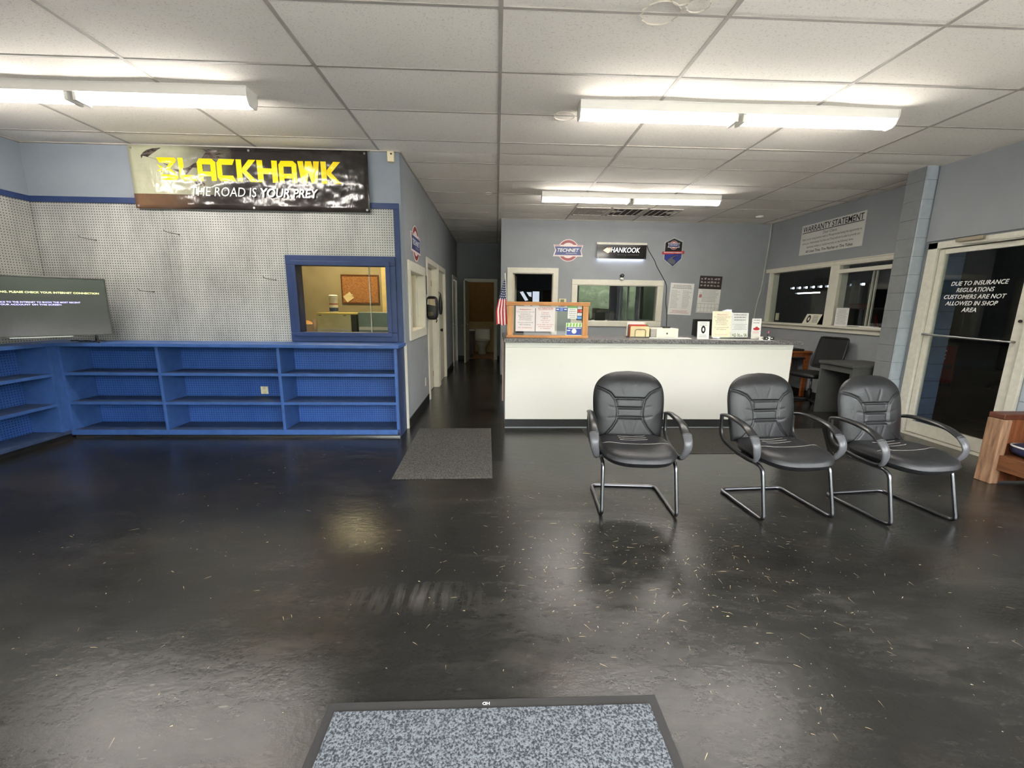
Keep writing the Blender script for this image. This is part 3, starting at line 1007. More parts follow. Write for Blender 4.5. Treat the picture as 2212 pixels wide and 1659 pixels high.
sl2 = thing('shelf_unit', 'blue open shelf unit along the left wall under the television', 'shelf unit', (-4.55, 2.6, 0))
LX = -4.41
YS0, YS1 = 0.6, SF - 0.02
MB().box(XL + 0.008, YS0, 0.955, LX - 0.005, YO - 0.008, ST).build('top_board', M_BLUE, sl2, bevel=0.004)
MB().box(XL + 0.008, YS0, 0.045, LX, YO - 0.02, 0.082).build('bottom_board', M_BLUED, sl2, bevel=0.003)
MB().box(XL + 0.02, YS0, 0.0, LX - 0.02, YO - 0.02, 0.045).build('plinth', M_BLACKB, sl2)
for yy in (0.62, 1.82, 3.02, 4.22):
    MB().box(XL + 0.008, yy - 0.015, 0.082, LX, yy + 0.015, 0.955).build('divider', M_BLUE, sl2, bevel=0.002)
for a, b in ((0.635, 1.805), (1.835, 3.005), (3.035, 4.205)):
    for zz in (0.375, 0.68):
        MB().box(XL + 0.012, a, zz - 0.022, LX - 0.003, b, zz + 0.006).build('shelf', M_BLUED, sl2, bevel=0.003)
        MB().box(LX - 0.004, a, zz - 0.022, LX + 0.001, b, zz + 0.007).build('shelf_edge', M_BLUE, sl2)
MB().box(-4.44, 4.2355, 0.083, LX + 0.0005, 4.2995, 0.954).build('corner_post', M_BLUE, sl2)
MB().box(XL + 0.006, YS0, 0.082, XL + 0.012, YO - 0.02, 0.955).build('back_panel', M_PEGB_Y, sl2)


def outlet(name, label, loc, rotz, body, w=0.075, h=0.115):
    t = thing(name, label, 'wall outlet', loc, rotz)
    MB().box(-w / 2, -0.006, -h / 2, w / 2, 0, h / 2).build('cover_plate', body, t, local=True, bevel=0.002)
    for zz in (-0.026, 0.026):
        MB().disc_y(0, zz, 0.016, -0.009, -0.005, 14).build('socket', mat('ivory_socket', rgb(214, 202, 170), 0.5), t, local=True)
    return t


M_IVORY = mat('ivory_plastic', rgb(232, 220, 184), 0.45, var=0.03)
outlet('wall_outlet', 'ivory power outlet on the blue pegboard inside the shelves', (-2.58, YO - 0.012, 0.447), 0, M_IVORY, 0.08, 0.085)
outlet('wall_outlet', 'pale power outlet low on the hall wall', (XH, 5.80, 0.33), PI / 2, M_WTRIM)

# ---------------------------------------------------------------- television in the corner
a, b = Vector((-3.94, 4.42, 0)), Vector((-4.60, 3.70, 0))
tv = thing('television', 'flat black television showing yellow and violet text on the blue shelf', 'television', ((a.x + b.x) / 2, (a.y + b.y) / 2, ST + 0.001), math.atan2(a.y - b.y, a.x - b.x))
TW, TH = (a - b).length, 0.555
MB().box(-TW / 2, 0.0, 0.075, TW / 2, 0.03, 0.075 + TH).build('back_case', M_BLACK, tv, local=True, bevel=0.006)
MB().frame(-TW / 2, TW / 2, 0.075, 0.075 + TH, 0.012, -0.012, 0.0, 'y').build('bezel', mat('gunmetal_bezel', rgb(70, 68, 66), 0.3, metal=0.8), tv, local=True, bevel=0.002)
scr = NT('glossy_screen')
scr.base((0.012, 0.012, 0.012, 1))
scr.rough(0.12)
scr.p.inputs['Emission Color'].default_value = (0.03, 0.03, 0.03, 1)
scr.p.inputs['Emission Strength'].default_value = 0.6
MB().box(-TW / 2 + 0.012, -0.008, 0.087, TW / 2 - 0.012, 0.0, 0.063 + TH).build('screen', scr.m, tv, local=True)
MB().box(-0.2, -0.012, 0.068, 0.2, 0.02, 0.076).build('chin_strip', M_STEEL, tv, local=True)
for s in (-1, 1):
    MB().add([], []).tube([(s * 0.36, -0.11, 0.008), (s * 0.36, 0.0, 0.075), (s * 0.36, 0.12, 0.008)], 0.008, 8).build('stand_foot', M_BLACK, tv, local=True)
E_YEL = emit('screen_yellow', (0.75, 0.8, 0.08, 1), 0.9)
E_VIO = emit('screen_violet', (0.28, 0.22, 1.0, 1), 1.1)
zt = 0.075 + TH
text('OFFLINE FOR TOO LONG. PLEASE CHECK YOUR INTERNET CONNECTION', E_YEL, tv, -0.02, zt - 0.145, w=TW - 0.08, h=0.017, y=-0.010, bold=0.02)
text('PLEASE CONNECT THE DEVICE TO THE INTERNET TO SHOW THE MOST RECENT', E_VIO, tv, -0.09, zt - 0.235, w=TW - 0.22, h=0.014, y=-0.010, bold=0.02)
text('CONTENT FROM YOUR ACCOUNT ON THIS SCREEN', E_VIO, tv, -0.13, zt - 0.257, w=TW - 0.40, h=0.014, y=-0.010, bold=0.02)
text('y', E_YEL, tv, -0.20, zt - 0.06, h=0.02, y=-0.010)

# small things lying on the blue shelf by the television
cb = thing('cable_bundle', 'dark tangle of cables lying on the blue shelf under the television', 'cable', (-4.25, 4.22, ST))
cr = random.Random(5)
MB().tube(spline([(-4.30 + 0.3 * k / 8, 4.33 + cr.uniform(-0.02, 0.03), ST + 0.008 + cr.uniform(0, 0.012)) for k in range(9)], 6), 0.006, 7).build('cable', M_BLACK, cb, smooth=True)
MB().tube(spline([(-4.28 + 0.3 * k / 8, 4.36 + cr.uniform(-0.02, 0.03), ST + 0.008 + cr.uniform(0, 0.012)) for k in range(9)], 6), 0.005, 7).build('cable', M_BLACK, cb, smooth=True)

# ---------------------------------------------------------------- vinyl banner over the pegboard
bx0, bx1, bz0, bz1 = -3.66, -1.31, 2.335, 2.925
bn = thing('vinyl_banner', 'glossy black vinyl banner with yellow lettering hung above the pegboard', 'banner', ((bx0 + bx1) / 2, YO - 0.03, (bz0 + bz1) / 2))
BW, BH = bx1 - bx0, bz1 - bz0


def vinyl(name, setup):
    n = NT(name)
    p = n.pos()
    setup(n, p)
    n.rough(0.16)
    w1_ = n.noise(n.mapping(p, (1.3, 1, 2.4), (0, 0.6, 0)), 1.9, 2, 0.45)
    w2_ = n.noise(n.mapping(p, (3.2, 1, 1.2), (0, 0.35, 0)), 2.4, 3, 0.5)
    n.bump(n.math('ADD', n.math('MULTIPLY', w1_, 1.0), n.math('MULTIPLY', w2_, 0.5)), 0.34, 0.075)
    return n.m


def banner_cols(n, p):
    sep = n.n('ShaderNodeSeparateXYZ')
    n.link(p, sep.inputs[0])
    x = n.math('ADD', sep.outputs[0], n.math('MULTIPLY', n.noise(p, 4, 4), 0.5))
    fx = n.ramp(n.math('MULTIPLY', n.math('ADD', x, 3.66), 0.5), [(0.28, (1, 1, 1)), (0.62, (0, 0, 0))])
    low = n.math('LESS_THAN', sep.outputs[2], 2.475)
    sky = n.mix(fx, rgb(38, 34, 33), rgb(178, 178, 152))
    gnd = n.mix(n.ramp(n.math('MULTIPLY', n.math('ADD', x, 3.66), 0.5), [(0.18, (1, 1, 1)), (0.5, (0, 0, 0))]), rgb(46, 40, 38), rgb(112, 84, 62))
    cl = n.ramp(n.noise(n.mapping(p, (1.2, 1, 2.4)), 3.5, 5, 0.6), [(0.5, (0, 0, 0)), (0.75, (1, 1, 1))])
    c = n.mix(low, sky, gnd)
    n.base(n.mix(n.math('MULTIPLY', cl, 0.25), c, rgb(104, 96, 92)))


M_BAN = vinyl('printed_vinyl', banner_cols)
M_BANY = vinyl('yellow_vinyl_print', lambda n, p: n.base(rgb(238, 214, 16)))
M_BANW = vinyl('white_vinyl_print', lambda n, p: n.base(rgb(236, 234, 232)))
M_BANK = vinyl('dark_vinyl_print', lambda n, p: n.base(n.ramp(n.noise(n.mapping(p, (3, 1, 9)), 5, 5, 0.7), [(0.4, rgb(40, 32, 30)), (0.7, rgb(112, 100, 94))])))


def bwave(x, z):
    return 0.006 * math.sin(3.1 * x + 2 * z) + 0.004 * math.sin(9 * x - 6 * z) - 0.006


m = MB()
m.grid(lambda u, v: (-BW / 2 + BW * u + 0.0 * v, bwave(-BW / 2 + BW * u, -BH / 2 + BH * v), -BH / 2 + BH * v), 48, 12)
bo = m.build('banner_sheet', M_BAN, bn, local=True, smooth=True)
md = bo.modifiers.new('thick', 'SOLIDIFY')
md.thickness = 0.0012
md.offset = 1
for gx_ in (-BW / 2 + 0.03, 0.0, BW / 2 - 0.03):
    for gz_ in (BH / 2 - 0.025, -BH / 2 + 0.025):
        MB().disc_y(gx_, gz_, 0.011, bwave(gx_, gz_) - 0.004, bwave(gx_, gz_) + 0.0, 14).build('grommet', M_STEEL, bn, local=True)
for s in (-1, 1):
    MB().tube([(s * (BW / 2 - 0.03), -0.006, BH / 2 - 0.025), (s * (BW / 2 + 0.02), 0.015, BH / 2 + 0.012)], 0.003, 6).build('tie', M_BLACK, bn, local=True)

GL = {
    'B': [[(0, 1), (.93, 1), (1, .90), (.9, .74), (.14, .76)], [(.66, .76), (.92, .78), (.64, .5), (.40, .5)], [(.40, .52), (.64, .52), (1, .2), (.72, .2)],
          [(.16, .24), (.98, .24), (1, .12), (.9, 0), (.12, 0)], [(.0, .70), (.34, .54), (.14, .52)], [(-.04, .42), (.3, .5), (.12, .34)], [(.10, .28), (.36, .46), (.22, .24)]],
    'L': [[(0, 1), (.30, 1), (.30, .62), (.20, .5), (.30, .40), (.34, .25), (.0, .12)], [(0, .25), (.34, .25), (.80, .25), (1, 0), (.16, 0), (0, .14)]],
    'A': [[(0, 0), (.28, 0), (.28, .84), (0, .84)], [(0, .82), (.14, 1), (.82, 1), (1, .86), (1, .74), (0, .74)], [(.72, 0), (1, 0), (1, .80), (.72, .80)], [(.26, .2), (.74, .2), (.74, .42), (.26, .42)]],
    'C': [[(0, .16), (.28, .16), (.28, .84), (0, .84)], [(0, .82), (.14, 1), (1, 1), (.86, .74), (0, .74)], [(0, .26), (.86, .26), (1, 0), (.14, 0), (0, .18)]],
    'K': [[(0, 0), (.28, 0), (.28, 1), (0, 1)], [(.28, .5), (.52, .5), (1.02, 1), (.66, 1), (.30, .62)], [(.28, .5), (.52, .5), (1.04, 0), (.68, 0), (.30, .40)]],
    'H': [[(0, 0), (.28, 0), (.28, 1), (0, 1)], [(.72, 0), (1, 0), (1, 1), (.72, 1)], [(.26, .38), (.74, .38), (.74, .64), (.26, .64)]],
    'W': [[(0, 1), (.27, 1), (.32, .1), (.30, 0), (.14, 0)], [(.36, 1), (.64, 1), (.50, .6), (.40, 0), (.14, 0), (.2, .16)], [(.36, 1), (.64, 1), (.86, 0), (.60, 0)], [(.73, 1), (1, 1), (.86, 0), (.68, 0)]],
}
lx, lz, lh = -0.905, -0.035, 0.208
for ch, wdt in (('B', .235), ('L', .20), ('A', .215), ('C', .215), ('K', .225), ('H', .235), ('A', .215), ('W', .26), ('K', .23)):
    m = MB()
    for poly in GL[ch]:
        zt_ = lambda q: lz + q[1] * lh + 0.012
        pts = [(lx + q[0] * wdt * 0.84, lz + 0.012 + q[1] * lh) for q in poly]
        ca = (sum(p[0] for p in pts) / len(pts), sum(p[1] for p in pts) / len(pts))
        vs = [(p[0], bwave(*p) - 0.0035, p[1]) for p in pts] + [(ca[0], bwave(*ca) - 0.0045, ca[1])]
        m.add(vs, [(i, (i + 1) % len(pts), len(pts)) for i in range(len(pts))])
    o = m.build('letter', M_BANY, bn, local=True)
    lx += wdt * 0.892
for s, xx, ww, bo_ in (('THE ROAD IS', -0.275, 0.65, 0.0), ('YOUR PREY', 0.375, 0.58, 0.022)):
    o = text(s, M_BANW, bn, xx, -0.125, w=ww, h=0.088, y=-0.02, shear=0.22, bold=bo_)
# bird of prey printed behind the letters
hk = MB()
head = [(-1.052, .172), (-1.056, .2), (-1.03, .228), (-.99, .252), (-.93, .268), (-.86, .273), (-.5, .276), (-.22, .266), (-.36, .246), (-.20, .235), (-.34, .216), (-.22, .196), (-.38, .186), (-.30, .16), (-.46, .15), (-.46, .09), (-.56, .10), (-.64, .02), (-.72, .06), (-.82, .12), (-.9, .165), (-1.0, .19), (-1.035, .198)]
vs = [(p[0], bwave(*p) - 0.0018, p[1]) for p in head]
ca = (-0.72, .2)
hk.add(vs, [tuple(range(len(head)))])
for k in range(3):
    x0_ = -0.56 + 0.035 * k
    pl = [(x0_, -0.035), (x0_ + 0.02, -0.035), (x0_ + 0.035, -0.06), (x0_ + 0.02, -0.075), (x0_ + 0.012, -0.06)]
    hk.add([(p[0], bwave(*p) - 0.0018, p[1]) for p in pl], [(0, 1, 2, 3, 4)])
hk.build('printed_bird', M_BANK, bn, local=True)

# motion sensor on the corner, hooks in the pegboard
ms = thing('motion_sensor', 'small ivory motion sensor at the ceiling beside the banner', 'sensor', (-1.079, YO, 2.88))
MB().box(-0.034, -0.045, -0.05, 0.034, 0, 0.05).build('housing', M_IVORY, ms, local=True, bevel=0.008)
MB().disc_y(0.008, 0.022, 0.009, -0.048, -0.044, 12).build('lens', M_BLACK, ms, local=True)
M_HOOK = mat('dull_wire', rgb(92, 88, 82), 0.4, metal=0.7)


def hook(x, z, label, L=0.09, d=-1):
    t = thing('peg_hook', label, 'hook', (x, YO - 0.006, z), group='bare wire hooks left in the pegboard')
    MB().tube(spline([(0.0, 0.004, 0.0), (0.0, -0.02, 0.0), (d * 0.02, -L * 0.8, 0.003), (d * 0.06, -L * 1.1, 0.012), (d * 0.075, -L * 1.15, 0.03)], 6), 0.0032, 7).build('wire', M_HOOK, t, local=True, smooth=True)
    MB().disc_y(0, 0, 0.008, -0.003, 0.003, 10).build('collar', M_HOOK, t, local=True)


hook(-4.13, 2.02, 'wire peg hook nearest the left corner, below the blue trim')
hook(-3.29, 2.09, 'wire peg hook just below the lower left part of the banner')
hook(-3.63, 1.505, 'wire peg hook above the television, right of its top corner')
hook(-2.35, 1.645, 'wire peg hook just left of the blue office window')

# ---------------------------------------------------------------- the office behind the window
cbx = thing('cork_board', 'brown framed cork board on the office wall behind the glass', 'notice board', (-2.30, 7.25, 1.65))
MB().box(-0.30, -0.012, -0.225, 0.30, 0, 0.225).build('cork', speckle_mat('cork', rgb(150, 100, 56), rgb(180, 128, 78), 60, 0.9, 0.2), cbx, local=True)
MB().frame(-0.315, 0.315, -0.24, 0.24, 0.022, -0.022, 0, 'y').build('frame', wood_mat('dark_oak', rgb(88, 54, 26), rgb(122, 78, 40)), cbx, local=True, bevel=0.002)
nt = thing('pinned_note', 'tilted cream paper note pinned to the cork board corner', 'note', (-2.50, 7.23, 1.515))
MB().box(-0.07, -0.003, -0.06, 0.07, 0, 0.06).rot(Matrix.Rotation(math.radians(-35), 4, 'Y')).build('sheet', mat('cream_paper', rgb(232, 214, 168), 0.8), nt, local=True)
MB().disc_y(0.06, 0.035, 0.012, -0.014, -0.003, 10).build('pin', M_WHITE, nt, local=True)
bd = tag(MB().box(-1.93, 7.20, 0.9, -1.70, 7.249, 2.10).box(-1.94, 7.19, 1.235, -1.69, 7.2, 1.26).build('leaning_board', mat('cream_panel', rgb(228, 206, 150), 0.6), bevel=0.004), 'tall cream panel against the office wall right of the cork board', 'panel')
fc = thing('file_cabinet', 'cream metal cabinet standing below the cork board in the office', 'cabinet', (-2.33, 6.3, 0))
MB().box(-2.585, 6.1, 0.02, -2.10, 6.55, 1.27).build('body', mat('cream_cabinet', rgb(226, 214, 164), 0.5), fc, bevel=0.006)
MB().box(-2.10, 6.12, 0.04, -2.03, 6.5, 1.25).build('side_gap', mat('cabinet_dark', rgb(62, 62, 48), 0.6), fc)
MB().box(-2.585, 6.095, 1.25, -2.02, 6.56, 1.272).build('lid', mat('cabinet_yellow', rgb(224, 204, 112), 0.5), fc)
for xx in (-2.53, -2.18):
    MB().box(xx - 0.02, 6.092, 1.235, xx + 0.02, 6.101, 1.243).build('slot', M_BLACK, fc)
MB().box(-2.585, 6.085, 1.02, -2.11, 6.101, 1.05).build('drawer_rail', M_WTRIM, fc)
tc = thing('metal_cabinet', 'grey-green metal cabinet at the right end of the office window', 'cabinet', (-1.78, 6.35, 0))
MB().box(-2.01, 6.15, 0.02, -1.45, 6.7, 1.285).build('body', mat('sage_metal', rgb(132, 148, 140), 0.5), tc, bevel=0.006)
MB().box(-2.0, 6.135, 1.03, -1.46, 6.151, 1.075).build('ledge', M_WTRIM, tc)
tb = thing('wipes_tub', 'white plastic tub with a blue and red label on the cream cabinet', 'tub', (-2.385, 6.25, 1.2725))
MB().lathe([(0.056, 0), (0.06, 0.008), (0.06, 0.225), (0.056, 0.23)], (0, 0, 0), 24).build('body', M_WHITE, tb, local=True, smooth=False)
MB().lathe([(0.064, 0.205), (0.066, 0.21), (0.066, 0.245), (0.05, 0.258), (0.01, 0.26)], (0, 0, 0), 24).build('lid', M_WHITE, tb, local=True)
lab = MB()
for zz0, zz1 in ((0.02, 0.075),):
    lab.lathe([(0.0605, zz0), (0.0608, zz0 + 0.001), (0.0608, zz1), (0.0605, zz1)], (0, 0, 0), 24)
lab.build('blue_band', mat('label_blue', rgb(52, 74, 128), 0.5), tb, local=True)
MB().lathe([(0.0605, 0.115), (0.0608, 0.116), (0.0608, 0.135), (0.0605, 0.136)], (0, 0, 0), 24).build('red_band', M_PINK, tb, local=True)
cx = thing('carton', 'open cardboard carton with brown paper in the office corner', 'box', (-2.75, 6.2, 0.75))
MB().box(-2.95, 6.0, 0.75, -2.60, 6.4, 1.115).build('body', mat('pinkish_card', rgb(206, 178, 150), 0.8), cx, bevel=0.003)
MB().box(-2.60, 6.0, 1.05, -2.585, 6.4, 1.18).build('flap', mat('pinkish_card', rgb(206, 178, 150), 0.8), cx)
MB().grid(lambda u, v: (-2.93 + 0.28 * u, 6.03 + 0.3 * v, 1.10 + 0.06 * math.sin(PI * u) * (0.6 + 0.4 * math.sin(7 * v + 5 * u))), 8, 6).build('packing_paper', mat('kraft_paper', rgb(186, 136, 82), 0.85, var=0.25), cx, smooth=True)
dk = thing('office_desk', 'plain desk under the cardboard carton in the office', 'desk', (-3.2, 6.2, 0))
MB().box(-4.2, 5.7, 0.71, -2.59, 6.6, 0.749).build('top', M_WTRIM, dk)
for xx in (-4.15, -2.65):
    for yy in (5.75, 6.55):
        MB().box(xx - 0.02, yy - 0.02, 0, xx + 0.02, yy + 0.02, 0.71).build('leg', M_BLACK, dk)
ol = thing('ceiling_lamp', 'warm ceiling lamp inside the office behind the blue window', 'lamp', (-2.3, 6.2, CZ + 0.03))
MB().lathe([(0.17, 0), (0.17, -0.02)], (0, 0, 0), 24).build('base', M_WHITE, ol, local=True)
MB().lathe([(0.15, -0.02), (0.16, -0.05), (0.12, -0.085), (0.02, -0.10)], (0, 0, 0), 24).build('shade', emit('warm_lamp', (1.0, 0.79, 0.43, 1), 86.0), ol, local=True, smooth=True)


# ---------------------------------------------------------------- hall
M_SBLUE = mat('sign_blue', rgb(58, 68, 124), 0.4, var=0.04)
M_SRED = mat('sign_maroon', rgb(150, 56, 60), 0.4, var=0.04)
M_SPINK = mat('sign_pale', rgb(232, 214, 212), 0.45, var=0.04)


def badge(parent, cx, cz, s, y=0.0, words=True):
    """round badge with a ribbon across it; s is the ribbon's full width"""
    k = s / 0.55
    def pl(pts):
        return [(cx + p[0] * k, cz + p[1] * k) for p in pts]
    rib = [(-0.275, .098), (-.17, .098), (.17, .098), (.275, .098), (.238, 0), (.272, -.105), (-.28, -.105), (-.24, 0)]
    MB().disc_y(cx, cz, 0.195 * k, y - 0.006, y, 40).prism(pl(rib), y - 0.0075, y - 0.001).build('sign_plate', M_SPINK, parent, local=True)
    m = MB()
    n = 40
    for r0, r1, c in ((0.135, 0.182, 0),):
        vs = []
        for i in range(n):
            a = 2 * PI * i / n
            vs += [(cx + r0 * k * math.cos(a), y - 0.0065, cz + r0 * k * math.sin(a)), (cx + r1 * k * math.cos(a), y - 0.0065, cz + r1 * k * math.sin(a))]
        m.add(vs, [(2 * i, 2 * i + 1, (2 * i + 3) % (2 * n), (2 * i + 2) % (2 * n)) for i in range(n)])
    m.build('red_ring', M_SRED, parent, local=True)
    MB().add([(p[0], y - 0.0085, p[1]) for p in pl([(-.26, .088), (-.15, .088), (-.15, .078), (-.245, .078)])], [(0, 1, 2, 3)]).add([(p[0], y - 0.0085, p[1]) for p in pl([(.15, .088), (.26, .088), (.245, .078), (.15, .078)])], [(0, 1, 2, 3)]).build('red_bar', M_SRED, parent, local=True)
    MB().add([(p[0], y - 0.0085, p[1]) for p in pl([(-.25, .068), (.25, .068), (.222, 0), (.245, -.082), (-.252, -.082), (-.222, 0)])], [(0, 1, 2, 3, 4, 5)]).build('blue_ribbon', M_SBLUE, parent, local=True)
    text('TECHNET', M_WHITEP, parent, cx, cz + 0.005 * k, w=0.40 * k, h=0.062 * k, y=y - 0.0095, shear=0.25, bold=0.02)
    if words:
        text('PROFESSIONAL', M_WHITEP, parent, cx + 0.06 * k, cz - 0.05 * k, w=0.2 * k, h=0.014 * k, y=y - 0.0095)


hs = thing('badge_sign', 'round red and blue badge sign high on the hall wall', 'sign', (XH + 0.001, 5.35, 2.14), PI / 2, 'badge signs')
badge(hs, 0, 0, 0.60)

fr = thing('framed_notice', 'small dark framed notice on the hall wall above the truck mirror', 'notice', (XH, 6.03, 1.68), PI / 2)
MB().box(-0.07, -0.01, -0.13, 0.05, 0, 0.13).build('frame', M_BLACK, fr, local=True)
MB().box(-0.055, -0.012, -0.10, 0.035, -0.009, 0.115).build('sheet', M_INKG, fr, local=True)
mi = thing('side_mirror', 'black vehicle side mirror fixed to the hall wall', 'mirror', (XH, 5.97, 1.36))
hous = []
m = MB()
def fnm(u, v):
    a, b = 2 * PI * u, PI * (v - 0.5)
    ca, sa = math.cos(a), math.sin(a)
    e = lambda q, p: math.copysign(abs(q) ** p, q)
    return (0.09 + 0.085 * e(ca, 0.55) * e(math.cos(b), 0.5), 0.03 + 0.075 * e(sa, 0.6) * e(math.cos(b), 0.5), 0.0 + 0.165 * e(math.sin(b), 0.55))
m.grid(fnm, 28, 16)
m.build('housing', M_BLACK, mi, local=True, smooth=True)
MB().box(0.0, -0.02, -0.06, 0.06, 0.06, 0.03).build('mount_arm', M_BLACK, mi, local=True, bevel=0.01)
MB().prism([(0.035, 0.05), (0.148, 0.03), (0.14, 0.125), (0.04, 0.125)], -0.049, -0.044).build('mirror_glass', mat('mirror', rgb(210, 212, 214), 0.05, metal=1.0, var=0), mi, local=True)
MB().prism([(0.045, -0.115), (0.12, -0.10), (0.12, -0.05), (0.04, -0.055)], -0.049, -0.044).build('lower_glass', mat('dark_mirror', rgb(110, 112, 114), 0.08, metal=1.0, var=0), mi, local=True)
MB().tube(spline([(0.14, 0.0, -0.14), (0.16, -0.02, -0.17), (0.15, -0.03, -0.20)], 5), 0.008, 7).build('wire_end', M_BLACK, mi, local=True, smooth=True)
jk = thing('hanging_bag', 'dark bag hanging between the two cream hall doors', 'bag', (XH + 0.02, 7.215, 1.40))
m = MB()
m.lathe([(0.01, 0.20), (0.03, 0.14), (0.05, 0.05), (0.055, -0.05), (0.04, -0.14), (0.01, -0.16)], (0.03, 0, 0), 14, sx=0.6, sy=1.0)
m.build('bag_body', M_BLACK, jk, local=True, smooth=True)
MB().tube([(0.0, 0, 0.22), (0.02, 0, 0.20), (0.03, 0, 0.15)], 0.006, 6).build('strap', M_BLACK, jk, local=True)

# toilet and vanity in the bathroom
tt = thing('toilet', 'white toilet seen through the open bathroom door', 'toilet', (-0.40, 12.2, 0.001))
M_PORC = mat('porcelain', rgb(226, 222, 214), 0.2, var=0.02)
MB().lathe([(0.12, 0), (0.125, 0.02), (0.10, 0.10), (0.095, 0.18), (0.15, 0.27), (0.195, 0.34), (0.20, 0.375), (0.17, 0.38)], (0, -0.05, 0), 28, sx=1.0, sy=1.25).build('bowl', M_PORC, tt, local=True, smooth=True)
MB().lathe([(0.205, 0.38), (0.21, 0.39), (0.21, 0.405), (0.19, 0.41)], (0, -0.05, 0), 28, sx=1.0, sy=1.22).build('seat_lid', M_PORC, tt, local=True, smooth=True)
MB().box(-0.23, 0.21, 0.36, 0.23, 0.40, 0.72).build('tank', M_PORC, tt, local=True, bevel=0.02)
va = thing('vanity_cabinet', 'dark wood vanity cabinet beside the toilet', 'cabinet', (-0.84, 11.55, 0.001))
MB().box(-0.24, -0.28, 0.08, 0.24, 0.28, 0.72).build('body', wood_mat('dark_vanity_wood', rgb(52, 34, 24), rgb(82, 56, 40), 2), va, local=True, bevel=0.004)
MB().box(-0.22, -0.26, 0.0, 0.20, 0.26, 0.08).build('toe_kick', M_BLACK, va, local=True)
MB().box(-0.25, -0.29, 0.72, 0.26, 0.29, 0.765).build('top', M_PORC, va, local=True, bevel=0.006)
bl = thing('ceiling_lamp', 'dim warm lamp on the bathroom ceiling', 'lamp', (-0.45, 11.8, CZ + 0.034))
MB().lathe([(0.12, 0), (0.12, -0.02)], (0, 0, 0), 20).build('base', M_WHITE, bl, local=True)
MB().lathe([(0.10, -0.02), (0.11, -0.05), (0.06, -0.085), (0.01, -0.09)], (0, 0, 0), 20).build('shade', emit('dim_warm_lamp', (1.0, 0.82, 0.55, 1), 5.0), bl, local=True, smooth=True)

# ---------------------------------------------------------------- mats
M_CARP = speckle_mat('grey_rib_carpet', rgb(48, 46, 43), rgb(82, 80, 76), 90, 0.95, 0.5)
tag(MB().slab([(-0.845, 3.195), (-0.025, 3.205), (-0.055, 4.60), (-0.875, 4.60)], 0, 0.008).build('floor_mat', M_CARP), 'flat grey carpet runner at the mouth of the hall', 'mat')
tag(MB().slab([(1.02, 3.77), (3.3, 3.77), (3.9, 4.60), (1.0, 4.60)], 0, 0.004).build('floor_mat', speckle_mat('dark_brown_mat', rgb(42, 39, 35), rgb(58, 54, 48), 90, 0.95, 0.4)), 'thin dark mat along the foot of the white counter', 'mat')
dm = thing('door_mat', 'speckled grey door mat with black rubber border nearest the camera', 'mat', (0.0, 0.72, 0))
MB().box(-0.59, 0.05, 0, 0.59, 1.255, 0.006).build('rubber_border', mat('black_rubber', rgb(44, 43, 42), 0.7), dm, bevel=0.003)
pile = speckle_mat('speckled_pile', rgb(44, 47, 52), rgb(116, 121, 126), 140, 0.95, 0.9, 0.40, 0.60)
m = MB()
m.box(-0.555, 0.10, 0.0055, 0.555, 1.215, 0.0115)
m.build('carpet_pile', pile, dm)
ml = bpy.data.objects.new('mark_holder', None)
tx = text('HD', M_WHITEP, dm, 0, 0, w=0.026, h=0.011, y=0, bold=0.02, flip=True)
for v in tx.data.vertices:
    v.co = (v.co.x - 0.03, v.co.z + (1.236 - 0.72), 0.0066)

# ---------------------------------------------------------------- counter
CY = 4.655
CT = 1.045
ct = thing('reception_counter', 'long white-fronted reception counter with a grey speckled top', 'counter', (1.77, 4.95, 0))
nfront = NT('white_counter_laminate')
p_ = nfront.pos()
st = nfront.ramp(nfront.noise(nfront.mapping(p_, (1.5, 1, 2.2)), 3.0, 7, 0.7), [(0.62, (0, 0, 0)), (0.74, (1, 1, 1))])
nfront.base(nfront.mix(nfront.math('MULTIPLY', st, 0.16), rgb(226, 223, 213), rgb(176, 168, 150)))
nfront.rough(0.4)
nfront.bump(nfront.noise(p_, 90, 2), 0.08, 0.002)
MB().box(0.105, CY, 0.10, 3.45, CY + 0.02, 0.945).build('front_panel', nfront.m, ct, bevel=0.004)
MB().box(0.105, CY - 0.004, 0.945, 3.45, CY + 0.02, 1.0).build('front_rail', nfront.m, ct, bevel=0.003)
MB().box(0.105, CY + 0.004, 0, 3.445, CY + 0.03, 0.10).build('kick_board', M_BLACKB, ct)
MB().box(0.105, CY - 0.012, 0, 3.445, CY + 0.004, 0.008).build('floor_strip', M_MORTAR, ct)
MB().box(0.105, CY + 0.02, 0.0, 0.125, 5.62, 1.0).build('end_panel', M_MORTAR, ct)
MB().box(0.085, 5.60, 0.1, 0.125, 5.63, 1.0).build('end_trim', mat('bare_wood_trim', rgb(214, 188, 166), 0.6), ct)
MB().box(3.42, CY + 0.02, 0.0, 3.445, 5.25, 1.0).build('end_panel', nfront.m, ct)
M_TOP = speckle_mat('grey_speckled_laminate', rgb(78, 76, 76), rgb(126, 122, 120), 70, 0.4, 0.05)
MB().box(0.085, CY - 0.03, 1.0, 3.545, 5.30, CT).box(0.085, 5.30, 1.0, 0.72, 5.64, CT).build('counter_top', M_TOP, ct, bevel=0.004)

